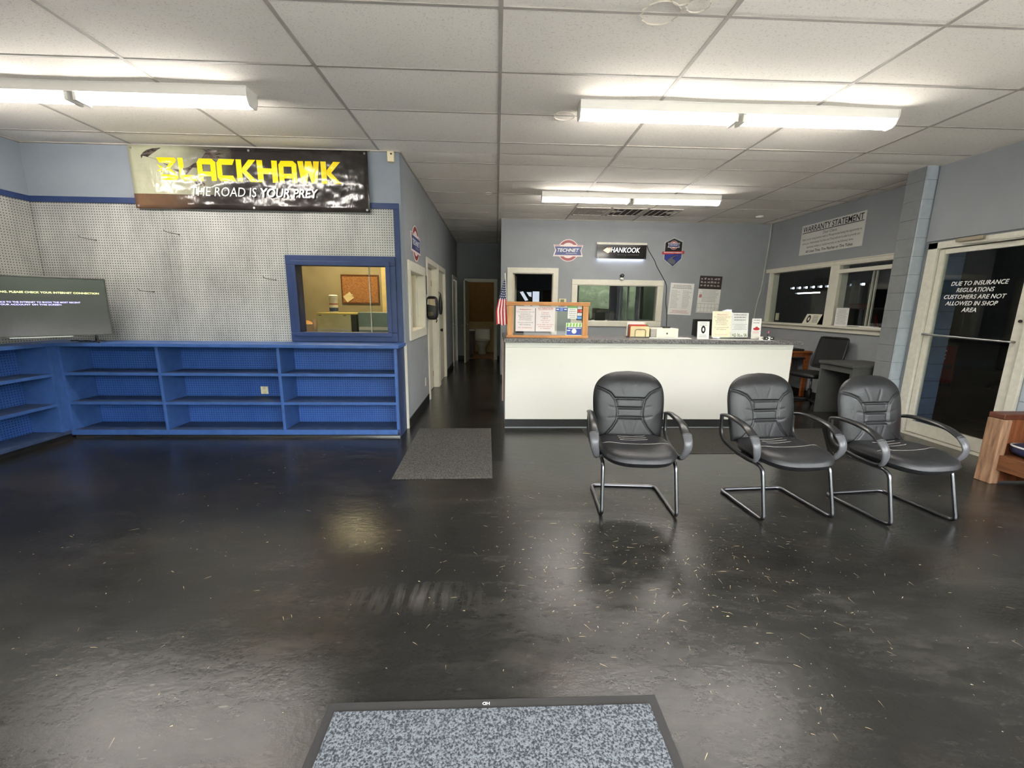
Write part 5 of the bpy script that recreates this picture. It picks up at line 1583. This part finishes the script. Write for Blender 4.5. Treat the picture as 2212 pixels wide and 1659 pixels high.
# ---------------------------------------------------------------- right rear wall
ws = thing('warranty_sign', 'white WARRANTY STATEMENT sign above the shop window', 'sign', (XRR, 6.405, 2.517), -PI / 2)
MB().box(-0.605, -0.008, -0.235, 0.605, 0, 0.235).build('panel', mat('sign_white', rgb(214, 212, 206), 0.5, var=0.02), ws, local=True)
text('WARRANTY STATEMENT', M_INK, ws, 0, 0.168, w=1.15, h=0.09, y=-0.0095, bold=0.009)
MB().box(-0.585, -0.0095, 0.106, 0.585, -0.0085, 0.116).build('underline', M_INK, ws, local=True)
text('Dear Client,', M_INKG, ws, 0, 0.065, w=0.27, h=0.05, y=-0.0095)
for k, (ln, ww) in enumerate((('Thank you for doing business with us. We appreciate having the opportunity to', 1.14), ('serve you. Unfortunately City Auto and Truck will not be able to provide any', 1.10), ('expressed, written or implied warranty on the following items:', 0.90))):
    text(ln, M_INKG, ws, 0, 0.002 - 0.062 * k, w=ww, h=0.044, y=-0.0095, bold=0.005)
text('All Used Tires, Tire Patches or Tire Tubes.', M_INK, ws, 0.0, -0.19, w=0.92, h=0.048, y=-0.0095, bold=0.014, shear=0.1)
wc = thing('sill_card', 'leaning card with a tyre picture on the shop window sill', 'card', (XRR - 0.045, 6.48, 1.169), -PI / 2, None, 0.0)
wc.rotation_euler = (math.radians(-14), 0, -PI / 2)
MB().prism([(-0.19, 0.0), (0.13, 0.0), (0.17, 0.165), (-0.15, 0.165)], -0.002, 0.0).build('sheet', mat('cream_card', rgb(224, 220, 200), 0.7), wc, local=True)
vs = []
for i in range(n_):
    a_ = 2 * PI * i / n_
    vs += [(-0.08 + 0.018 * math.cos(a_), -0.003, 0.085 + 0.03 * math.sin(a_)), (-0.08 + 0.04 * math.cos(a_), -0.003, 0.085 + 0.062 * math.sin(a_))]
MB().add(vs, [(2 * i, 2 * i + 1, (2 * i + 3) % (2 * n_), (2 * i + 2) % (2 * n_)) for i in range(n_)]).build('tyre_print', M_INK, wc, local=True)
m = MB()
for k in range(5):
    word_bars(None, -0.01, 0.13, 0.13 - 0.024 * k, 0.009, None, -0.003, m, 200 + k, True, 0.8)
m.build('print_lines', M_INKG, wc, local=True)
wn = thing('sill_notice', 'white printed notice standing against the window post', 'notice', (XRR - 0.04, 5.905, 1.169), -PI / 2)
MB().box(-0.115, -0.002, 0.0, 0.115, 0, 0.26).build('sheet', M_PAPER, wn, local=True)
body_lines(wn, 0.22, 0.26, 0.23, 0.03, 12, 0.005, M_INKL, 221)
sp_ = thing('sill_papers', 'flat papers lying on the shop window sill near the pier', 'paper', (XRR - 0.03, 5.3, 1.1685))
MB().box(XRR - 0.07, 5.05, 1.1685, XRR + 0.02, 5.55, 1.176).build('sheet', M_PAPER, sp_)
MB().box(XRR - 0.06, 5.35, 1.176, XRR + 0.02, 5.78, 1.186).build('sheet', mat('grey_notice', rgb(220, 220, 216), 0.7), sp_)
sw_ = tag(MB().box(5.195, 7.52, 1.20, 5.225, 7.58, 1.33).build('light_switch', M_IVORY, bevel=0.004), 'ivory switch plate at the far edge of the shop window', 'switch')
br = thing('wall_bracket', 'small white bracket on the wall above the mesh chair', 'bracket', (XRR, 6.04, 0.93))
MB().prism([(-0.03, -0.05), (0.03, -0.05), (0.025, 0.06), (0.0, 0.08), (-0.025, 0.06)], -0.012, 0).rot(Matrix.Rotation(-PI / 2, 4, 'Z')).build('plate', M_WTRIM, br, local=True)
MB().tube(spline([(-0.01, 0, -0.03), (-0.06, 0, -0.05), (-0.07, 0, 0.0)], 6), 0.008, 7).build('hook', M_WTRIM, br, local=True, smooth=True)

# grey desk beside the pier, brown desk behind the counter
M_DESK = mat('dark_grey_laminate', rgb(78, 77, 74), 0.5)
gd_ = thing('grey_desk', 'dark grey desk against the wall between pier and mesh chair', 'desk', (4.75, 5.17, 0))
MB().box(4.42, 4.90, 0.69, 5.06, 5.44, 0.725).build('top', M_DESK, gd_, bevel=0.004)
MB().box(4.45, 5.41, 0, 5.04, 5.44, 0.69).build('end_panel', M_DESK, gd_)
MB().box(4.45, 4.92, 0, 5.04, 4.95, 0.69).build('end_panel', M_DESK, gd_)
MB().box(4.45, 4.95, 0.61, 4.47, 5.41, 0.69).build('apron', M_DESK, gd_)
MB().box(5.0, 4.95, 0.25, 5.03, 5.41, 0.69).build('modesty_panel', M_BLACK, gd_)
M_ODESK = wood_mat('orange_desk_wood', rgb(120, 62, 26), rgb(168, 96, 48), 0, 3)
wd_ = thing('wooden_desk', 'orange-brown wooden desk behind the counter end', 'desk', (4.74, 6.8, 0))
MB().box(4.42, 6.38, 0.715, 5.06, 7.3, 0.745).build('top', M_ODESK, wd_, bevel=0.004)
for yy in (6.42, 7.22):
    MB().box(4.99, yy, 0, 5.05, yy + 0.04, 0.715).build('leg', M_ODESK, wd_)
    MB().box(4.44, yy, 0, 4.50, yy + 0.04, 0.715).build('leg', M_ODESK, wd_)
MB().box(4.50, 6.46, 0.12, 4.80, 7.20, 0.715).build('drawer_unit', M_ODESK, wd_)
MB().box(4.80, 6.44, 0.62, 4.99, 6.47, 0.712).build('apron', M_ODESK, wd_)
kb = tag(MB().box(4.5, 6.42, 0.746, 4.95, 6.72, 0.775).build('black_tray', M_BLACK, bevel=0.004), 'flat black tray on the wooden desk', 'tray')

# mesh office chair, facing left toward the wooden desk
oc = thing('mesh_office_chair', 'black mesh-back swivel chair behind the counter end', 'chair', (4.64, 5.80, 0), PI / 2 + 0.15)
# local: front is +y
nm_ = NT('black_mesh')
nm_.base(rgb(24, 24, 25))
nm_.rough(0.8)
m = MB()
m.grid(lambda u, v: ((u - 0.5) * (0.46 - 0.03 * v), -0.20 - 0.10 * v - 0.03 * (1 - (2 * u - 1) ** 2), 0.56 + 0.44 * v), 12, 10)
o = m.build('mesh_back', nm_.m, oc, local=True, smooth=True)
md = o.modifiers.new('thick', 'SOLIDIFY')
md.thickness = 0.012
MB().tube(fillet([(-0.23, -0.195, 0.56), (-0.215, -0.305, 1.0), (0.215, -0.305, 1.0), (0.23, -0.195, 0.56)], 0.05, 5, True), 0.014, 8, closed=True).build('back_frame', M_BLACK, oc, local=True, smooth=True)
def padfn(u, v):
    a, b = 2 * PI * u, PI * (v - 0.5)
    e = lambda q, p: math.copysign(abs(q) ** p, q)
    return (0.24 * e(math.cos(a), .5) * e(math.cos(b), .5), 0.02 + 0.24 * e(math.sin(a), .5) * e(math.cos(b), .5), 0.47 + 0.045 * e(math.sin(b), .6))
MB().grid(padfn, 28, 12).build('seat', M_BLACK, oc, local=True, smooth=True)
MB().tube(spline([(0, -0.05, 0.42), (0, -0.24, 0.42), (0, -0.28, 0.52), (0, -0.27, 0.66)], 6), 0.022, 8).build('back_support', M_BLACK, oc, local=True, smooth=True)
for s in (-1, 1):
    MB().tube(fillet([(s * 0.18, -0.02, 0.44), (s * 0.29, -0.02, 0.44), (s * 0.29, -0.02, 0.65), (s * 0.29, 0.12, 0.67)], 0.04), 0.013, 8).build('arm_post', M_BLACK, oc, local=True, smooth=True)
    MB().box(s * 0.29 - 0.035, -0.12, 0.655, s * 0.29 + 0.035, 0.14, 0.685).build('arm_pad', M_BLACK, oc, local=True, bevel=0.01)
MB().tube([(0, 0, 0.20), (0, 0, 0.43)], 0.014, 12).build('gas_lift', M_STEEL, oc, local=True, smooth=True)
MB().tube([(0, 0, 0.08), (0, 0, 0.25)], 0.028, 12).build('lift_sleeve', M_BLACK, oc, local=True, smooth=True)
for k in range(5):
    a_ = 2 * PI * k / 5 + 0.3
    ex, ey = 0.28 * math.cos(a_), 0.28 * math.sin(a_)
    bl_ = MB().tube([(0, 0, 0.095), (ex, ey, 0.065)], [0.026, 0.015], 8).build('base_spoke', M_BLACK, oc, local=True)
    MB().tube([(ex - 0.012 * math.sin(a_), ey + 0.012 * math.cos(a_), 0.026), (ex + 0.012 * math.sin(a_), ey - 0.012 * math.cos(a_), 0.026)], 0.026, 14).build('caster', M_BLACK, bl_, local=True)

# ---------------------------------------------------------------- black leather guest chairs
nl = NT('black_leather')
lp_ = nl.obj()
lk_ = nl.noise(lp_, 9, 5, 0.6)
nl.base(nl.ramp(lk_, [(0.35, rgb(25, 25, 27)), (0.7, rgb(37, 37, 39))]))
nl.rough(nl.ramp(lk_, [(0.3, (0.34,) * 3), (0.7, (0.47,) * 3)]))
nl.bump(nl.math('ADD', nl.noise(lp_, 190, 3), nl.math('MULTIPLY', nl.noise(nl.mapping(lp_, (3, 3, 1)), 14, 4), 0.9)), 0.15, 0.006)
M_LEATH = nl.m
M_ARM = mat('black_arm_plastic', rgb(30, 30, 31), 0.3, var=0.1)
M_CAP = mat('grey_arm_cap', rgb(84, 84, 87), 0.32, var=0.1)
M_TUBE_ST = mat('gunmetal_tube', rgb(116, 116, 120), 0.28, metal=1.0)
M_STITCH = mat('grey_stitching', rgb(150, 146, 140), 0.7)


def seg_dist(px, pz, pts):
    best = 9
    for (ax, az), (bx_, bz_) in zip(pts, pts[1:]):
        dx, dz = bx_ - ax, bz_ - az
        t = max(0, min(1, ((px - ax) * dx + (pz - az) * dz) / (dx * dx + dz * dz + 1e-12)))
        best = min(best, math.hypot(px - ax - t * dx, pz - az - t * dz))
    return best


BHT = 0.50
arc = [(-.262, .385), (-.20, .37), (-.148, .345), (-.112, .30), (-.098, .25), (-.092, .19), (-.10, .14), (-.13, .09), (-.17, .045), (-.205, .0)]
SEAMS = [arc, [(-p[0], p[1]) for p in arc], [(-.115, .305), (.115, .305)], [(-.096, .235), (.096, .235)], [(-.093, .165), (.093, .165)]]
FOLDS = [[(-.06, .14), (-.03, .05), (-.02, .0)], [(.06, .14), (.03, .06), (.025, .0)], [(.0, .13), (.005, .03)], [(-.11, .165), (-.16, .16)], [(.10, .165), (.16, .175)], [(.10, .24), (.155, .25)], [(-.1, .235), (-.15, .245)], [(-.05, .33), (-.08, .41)], [(.02, .33), (.045, .40)]]


def half_w(v):
    if v < 0.55:
        return 0.268 - 0.024 * ((0.55 - v) / 0.55) ** 1.6
    return 0.268 * max(0.0, 1 - ((v - 0.55) / 0.4501) ** 2.9) ** (1 / 2.5)


def back_pt(u, v, side):
    s = 2 * u - 1
    hw = half_w(v)
    x = hw * s
    zl = BHT * v
    yc = 0.195 + 0.10 * v ** 1.15
    ev = 1 - max(0.0, (v - 0.72) / 0.28) ** 3.0
    ev *= 1 - 0.6 * max(0.0, (0.1 - v) / 0.1) ** 2
    if side == 0:
        t = 0.058 * (1 - abs(s) ** 4.0) ** 0.6 * ev
        d = min(seg_dist(x, zl, q) for q in SEAMS)
        t -= 0.013 * math.exp(-(d / 0.006) ** 2) * (1 if abs(s) < 0.97 else 0)
        f = min(seg_dist(x, zl, q) for q in FOLDS)
        t -= 0.0022 * math.exp(-(f / 0.007) ** 2)
        if abs(x) < 0.09 and 0.15 < zl < 0.31:
            t -= 0.006
        return (x, yc - max(t, 0.0), 0.425 + zl)
    return (x, yc + 0.03 * (1 - abs(s) ** 5) * ev + 0.001, 0.425 + zl)


def seat_xy(r, a):
    e = lambda q, p: math.copysign(abs(q) ** p, q)
    x, y = 0.263 * r * e(math.cos(a), 0.68), -0.03 + 0.262 * r * e(math.sin(a), 0.68)
    return x, y


def seat_top(x, y, r):
    z = 0.425 + 0.05 * max(0.0, 1 - r ** 6) ** 0.5
    z -= 0.010 * math.exp(-((x / 0.16) ** 2 + ((y - 0.05) / 0.15) ** 2))
    z -= 0.022 * max(0.0, (-y - 0.06) / 0.23) ** 2
    z += 0.012 * max(0.0, (abs(x) - 0.12) / 0.14) * (1 - r ** 6)
    for yy in (0.02, 0.06, 0.10):
        if abs(x) < 0.1:
            z -= 0.0035 * math.exp(-((y - yy) / 0.008) ** 2)
    yl = -0.055 - 0.03 * math.cos(min(1.0, abs(x) / 0.26) * PI / 2)
    z -= 0.004 * math.exp(-((y - yl) / 0.007) ** 2)
    return z


def leather_chair(label):
    t = thing('leather_guest_chair', label, 'chair', (0, 0, 0), 0, 'black leather guest chairs')
    MB().grid(lambda u, v: back_pt(u, v, 0), 80, 84).build('backrest', M_LEATH, t, local=True, smooth=True)
    MB().grid(lambda u, v: back_pt(1 - u, v, 1), 20, 24).build('back_shell', M_ARM, t, local=True, smooth=True)
    m = MB()
    def st_(u, v):
        r, a = v, 2 * PI * u
        x, y = seat_xy(r, a)
        return (x, y, seat_top(x, y, r))
    m.grid(st_, 72, 40)
    sb_ = m.build('seat', M_LEATH, t, local=True, smooth=True)
    def sb2(u, v):
        r, a = v, -2 * PI * u
        x, y = seat_xy(r, a)
        zz = 0.425 - 0.055 * max(0.0, 1 - r ** 7) ** 0.5 - 0.022 * max(0.0, (-y - 0.06) / 0.23) ** 2
        return (x, y, zz)
    MB().grid(sb2, 48, 14).build('seat_underside', M_LEATH, sb_, local=True, smooth=True)
    # stitching on the seat
    for yy in (0.02, 0.06, 0.10):
        MB().tube([(x, yy + 0.006 * math.sin(18 * x), seat_top(x, yy + 0.006 * math.sin(18 * x), 0.4) + 0.0022) for x in [-0.1 + 0.2 * k / 12 for k in range(13)]], 0.0012, 5).build('stitching', M_STITCH, sb_, local=True)
    pts = []
    for k in range(25):
        x = -0.235 + 0.47 * k / 24
        y = -0.055 - 0.03 * math.cos(min(1.0, abs(x) / 0.26) * PI / 2)
        pts.append((x, y, seat_top(x, y, (abs(x) / 0.263)) + 0.004))
    MB().tube(pts, 0.0013, 5).build('stitching', M_STITCH, sb_, local=True)
    # bent-tube cantilever frame
    R = 0.0125
    path = [(0.245, 0.12, 0.362), (0.245, -0.165, 0.362), (0.252, -0.247, R), (0.25, 0.245, R), (-0.25, 0.245, R), (-0.252, -0.247, R), (-0.245, -0.165, 0.362), (-0.245, 0.12, 0.362)]
    MB().tube(fillet(path, 0.05, 8), R, 12).build('tube_frame', M_TUBE_ST, t, local=True, smooth=True)
    MB().box(-0.25, -0.10, 0.366, 0.25, 0.02, 0.382).build('seat_bracket', M_ARM, t, local=True)
    for s in (-1, 1):
        X = 0.297 * s
        loop = [(X * 0.985, 0.255, 0.612), (X, 0.17, 0.628), (X * 1.02, 0.05, 0.624), (X * 1.04, -0.06, 0.602), (X * 1.05, -0.135, 0.562)]
        P = spline(loop, 6)
        n = len(P)
        am = MB().tube(P, [0.0115 + 0.004 * math.sin(PI * k / (n - 1)) for k in range(n)], 12, rb=[0.020 + 0.016 * (k / (n - 1)) for k in range(n)], up=(0, 0, 1)).build('armrest', M_ARM, t, local=True, smooth=True)
        capl = spline([(X * 1.05, -0.136, 0.561), (X * 1.05, -0.168, 0.52), (X * 1.04, -0.178, 0.475), (X * 1.0, -0.165, 0.43), (X * 0.97, -0.145, 0.40)], 5)
        n = len(capl)
        MB().tube(capl, [0.012] * n, 12, rb=[0.035 - 0.014 * (k / (n - 1)) for k in range(n)], up=(0, 1, 0.0)).build('arm_cap', M_CAP, am, local=True, smooth=True)
        low = spline([(X * 0.97, -0.146, 0.401), (X * 0.96, -0.10, 0.385), (X * 0.965, 0.0, 0.388), (X * 0.975, 0.14, 0.41), (X * 0.98, 0.215, 0.44), (X * 0.985, 0.248, 0.50), (X * 0.985, 0.257, 0.612)], 6)
        MB().tube(low, 0.016, 10, rb=0.013).build('arm_loop', M_ARM, am, local=True, smooth=True)
        MB().box(min(X * 0.80, X * 0.97), -0.10, 0.372, max(X * 0.80, X * 0.97), 0.06, 0.392).build('arm_bracket', M_ARM, am, local=True)
    return t


ch = leather_chair('black leather guest chair standing alone in front of the white counter')
places = [((0.992, 2.785, 0), math.radians(-4.5), None), ((2.022, 2.722, 0), math.radians(3.8), 'black leather guest chair in the middle of the three'), ((2.818, 2.652, 0), math.radians(6.0), 'black leather guest chair nearest the wooden bench')]
for k, (loc, rz, lb) in enumerate(places):
    o = ch if k == 0 else copy_tree(ch)
    o.location = loc
    o.rotation_euler = (0, 0, rz)
    if lb:
        o['label'] = lb

# ---------------------------------------------------------------- wooden bench at the right edge
M_BENCH = wood_mat('worn_red_oak', rgb(78, 40, 22), rgb(130, 76, 44), 2, 3.0, 0.45)
M_BENCHX = wood_mat('worn_red_oak_rail', rgb(88, 52, 30), rgb(128, 84, 52), 1, 3.0, 0.45)
M_BENCHW = wood_mat('scuffed_pale_oak', rgb(96, 66, 46), rgb(164, 128, 100), 2, 4.0, 0.6)
be = thing('wooden_bench', 'worn wooden bench with a navy cushion at the right edge', 'bench', (4.4, 2.2, 0))
MB().box(4.14, 3.09, 0.10, 4.72, 3.13, 0.545).build('end_panel', M_BENCH, be)
MB().box(4.10, 3.06, 0.545, 4.74, 3.17, 0.592).build('arm_rail', mat('dark_red_oak', rgb(82, 40, 24), 0.45, var=0.2, scale=20), be, bevel=0.008)
MB().box(4.09, 3.05, 0, 4.165, 3.165, 0.545).build('post', M_BENCHW, be, bevel=0.006)
MB().box(4.65, 3.05, 0, 4.73, 3.165, 0.545).build('post', M_BENCHW, be, bevel=0.006)
MB().box(4.12, 1.3, 0.125, 4.165, 3.05, 0.25).build('front_rail', M_BENCHX, be, bevel=0.004)
MB().box(4.165, 1.3, 0.21, 4.72, 3.09, 0.25).build('seat_board', M_BENCHX, be)
MB().box(4.68, 1.3, 0.30, 4.735, 3.09, 0.80).build('backrest', M_BENCH, be)
MB().box(4.17, 3.06, 0.02, 4.72, 3.10, 0.20).build('end_skirt', M_BENCH, be)
MB().box(4.09, 1.18, 0, 4.165, 1.30, 0.545).build('post', M_BENCHW, be, bevel=0.006)
MB().box(4.65, 1.18, 0, 4.73, 1.30, 0.545).build('post', M_BENCHW, be, bevel=0.006)
cu_ = thing('bench_cushion', 'navy seat cushion with white piping on the wooden bench', 'cushion', (4.4, 2.2, 0.2505))
def cufn(u, v):
    a, b = 2 * PI * u, PI * (v - 0.5)
    e = lambda q, p: math.copysign(abs(q) ** p, q)
    return (4.40 + 0.255 * e(math.cos(a), .25) * e(math.cos(b), .35), 2.19 + 0.885 * e(math.sin(a), .25) * e(math.cos(b), .35), 0.318 + 0.066 * e(math.sin(b), .6))
MB().grid(cufn, 56, 12).build('cushion_body', mat('navy_vinyl', rgb(32, 42, 72), 0.4), cu_, smooth=True)
MB().tube([cufn(k / 56, 0.56) for k in range(56)], 0.007, 8, closed=True).build('piping', mat('white_piping', rgb(214, 214, 214), 0.5), cu_, smooth=True)

# ---------------------------------------------------------------- shop things behind the glass
ca_ = thing('tool_cart', 'red tool cart seen through the shop door glass', 'tool cart', (8.70, 7.45, 0))
M_CART = mat('red_enamel', rgb(120, 26, 26), 0.45)
MB().box(-0.2, -0.25, 0.08, 0.2, 0.25, 0.36).build('lower_chest', M_CART, ca_, local=True, bevel=0.01)
MB().box(-0.19, -0.24, 0.44, 0.19, 0.24, 0.80).build('upper_chest', M_CART, ca_, local=True, bevel=0.01)
for zz in (0.36, 0.80):
    MB().box(-0.21, -0.26, zz, 0.21, 0.26, zz + 0.02).build('tray', mat('cart_dark', rgb(70, 30, 28), 0.5), ca_, local=True)
for zz in (0.55, 0.62, 0.70):
    MB().box(-0.197, -0.22, zz, -0.19, 0.2, zz + 0.025).build('white_label', M_PAPER, ca_, local=True)
for sx_ in (-0.17, 0.17):
    for sy_ in (-0.21, 0.21):
        MB().box(sx_ - 0.012, sy_ - 0.012, 0.38, sx_ + 0.012, sy_ + 0.012, 0.44).build('corner_post', M_CART, ca_, local=True)
        MB().tube([(sx_, sy_ - 0.012, 0.04), (sx_, sy_ + 0.012, 0.04)], 0.04, 12).build('caster', M_BLACK, ca_, local=True)
MB().tube([(-0.23, -0.24, 0.95), (-0.23, 0.24, 0.95)], 0.012, 8).tube([(-0.23, -0.2, 0.95), (-0.19, -0.2, 0.8)], 0.01, 6).tube([(-0.23, 0.2, 0.95), (-0.19, 0.2, 0.8)], 0.01, 6).build('push_handle', M_STEEL, ca_, local=True)
ca_.scale = (0.5, 0.5, 0.95)
ca_.location = (8.45, 7.42, 0)
tm = thing('tyre_changer', 'tyre changer with red arm and grey column seen through the shop window', 'machine', (7.9, 8.95, 0))
MB().box(-0.3, -0.3, 0, 0.3, 0.35, 0.85).build('cabinet', mat('machine_grey', rgb(92, 98, 100), 0.5), tm, local=True, bevel=0.02)
MB().box(-0.05, 0.02, 0.85, 0.05, 0.12, 2.04).build('column', mat('column_grey', rgb(122, 118, 112), 0.5), tm, local=True)
MB().box(-0.06, -0.42, 1.42, 0.06, 0.12, 1.54).build('red_arm', M_CART, tm, local=True, bevel=0.02)
MB().tube([(0, 0.05, 0.98), (0, 0.05, 1.42)], 0.03, 10).build('shaft', M_STEEL, tm, local=True)
MB().lathe([(0.30, 0.0), (0.32, 0.02), (0.30, 0.05), (0.1, 0.06)], (0, 0, 0.86), 20).build('turntable', M_BLACK, tm, local=True)
MB().tube([(-0.1, 0.55, 0.9), (-0.1, 0.62, 1.65)], 0.02, 8).build('air_line', mat('air_blue', rgb(60, 120, 190), 0.4), tm, local=True)
MB().tube([(0.1, -0.75, 0.0), (0.0, -0.55, 1.3)], 0.03, 8).build('red_lever', M_CART, tm, local=True)
cb3 = thing('shop_cabinet', 'grey metal cabinet with a pale top in the shop', 'cabinet', (8.75, 9.7, 0))
MB().box(-0.35, -0.45, 0, 0.35, 0.45, 1.42).build('body', mat('machine_grey', rgb(92, 98, 100), 0.5), cb3, local=True, bevel=0.01)
MB().box(-0.37, -0.47, 1.42, 0.37, 0.47, 1.46).build('top', mat('shop_pale', rgb(150, 150, 142), 0.5), cb3, local=True)
sg = thing('engine_stand', 'dark engine stand standing in the shop beyond the door', 'machine', (9.3, 6.7, 0))
MB().box(-0.3, -0.35, 0.35, 0.3, 0.35, 1.0).build('block', M_BLACK, sg, local=True, bevel=0.05)
for sx_ in (-0.25, 0.25):
    MB().tube([(sx_, -0.4, 0.03), (sx_, 0, 0.4), (sx_, 0.4, 0.03)], 0.03, 8).build('leg', M_BLACK, sg, local=True)
sb3 = thing('shop_bin', 'grey bin near the door in the dark shop', 'bin', (8.9, 5.55, 0))
MB().lathe([(0.24, 0), (0.27, 0.4), (0.29, 0.75), (0.27, 0.75)], (0, 0, 0), 18).build('body', mat('bin_grey', rgb(110, 108, 102), 0.6), sb3, local=True)
MB().lathe([(0.29, 0.75), (0.30, 0.78), (0.2, 0.84), (0.02, 0.85)], (0, 0, 0), 18).build('lid', M_BLACK, sb3, local=True)

# ---------------------------------------------------------------- straw and crumbs on the floor
db = MB()
dr = random.Random(21)
for k in range(1300):
    if k < 760:
        x, y = dr.gauss(0.95, 0.55), dr.gauss(2.1, 0.42)
    else:
        x, y = dr.uniform(-2.6, 3.6), dr.uniform(1.0, 4.0)
    if -0.62 < x < 0.62 and y < 1.3 or x < -4.3 or x > 4.0 or y > 4.2 or y < 0.9:
        continue
    hit = False
    for (cx_, cy_, _z), rz_, _l in places:
        lx_, ly_ = (x - cx_) * math.cos(rz_) + (y - cy_) * math.sin(rz_), -(x - cx_) * math.sin(rz_) + (y - cy_) * math.cos(rz_)
        hit = hit or (abs(abs(lx_) - 0.25) < 0.05 and abs(ly_) < 0.32) or (abs(ly_ - 0.245) < 0.05 and abs(lx_) < 0.3)
    if hit:
        continue
    L = dr.choice((0.0016, 0.0022, 0.0022, 0.003, 0.003, 0.004, 0.006, 0.014, 0.022)) * dr.uniform(0.6, 1.2)
    w = 0.0006 + 0.0005 * dr.random() if L > 0.008 else L * 0.4
    a_ = dr.uniform(0, PI)
    c, s = math.cos(a_), math.sin(a_)
    z0 = 0.0002
    q = [(x - c * L - s * w, y - s * L + c * w, z0), (x + s * w * 0, y - c * w * 1.0, z0 + 0.001), (x + c * L + s * w, y + s * L - c * w, z0), (x + c * L - s * w, y + s * L + c * w, z0), (x - s * w * 1.0, y + c * w * 1.6, z0 + 0.001)]
    db.add(q, [(0, 1, 4), (1, 2, 3, 4)])
dbo = db.build('floor_debris', mat('straw_crumbs', rgb(168, 152, 120), 0.8, var=0.2))
tag(dbo, 'scattered straw and pale crumbs on the dark floor', 'debris')
dbo['kind'] = 'stuff'
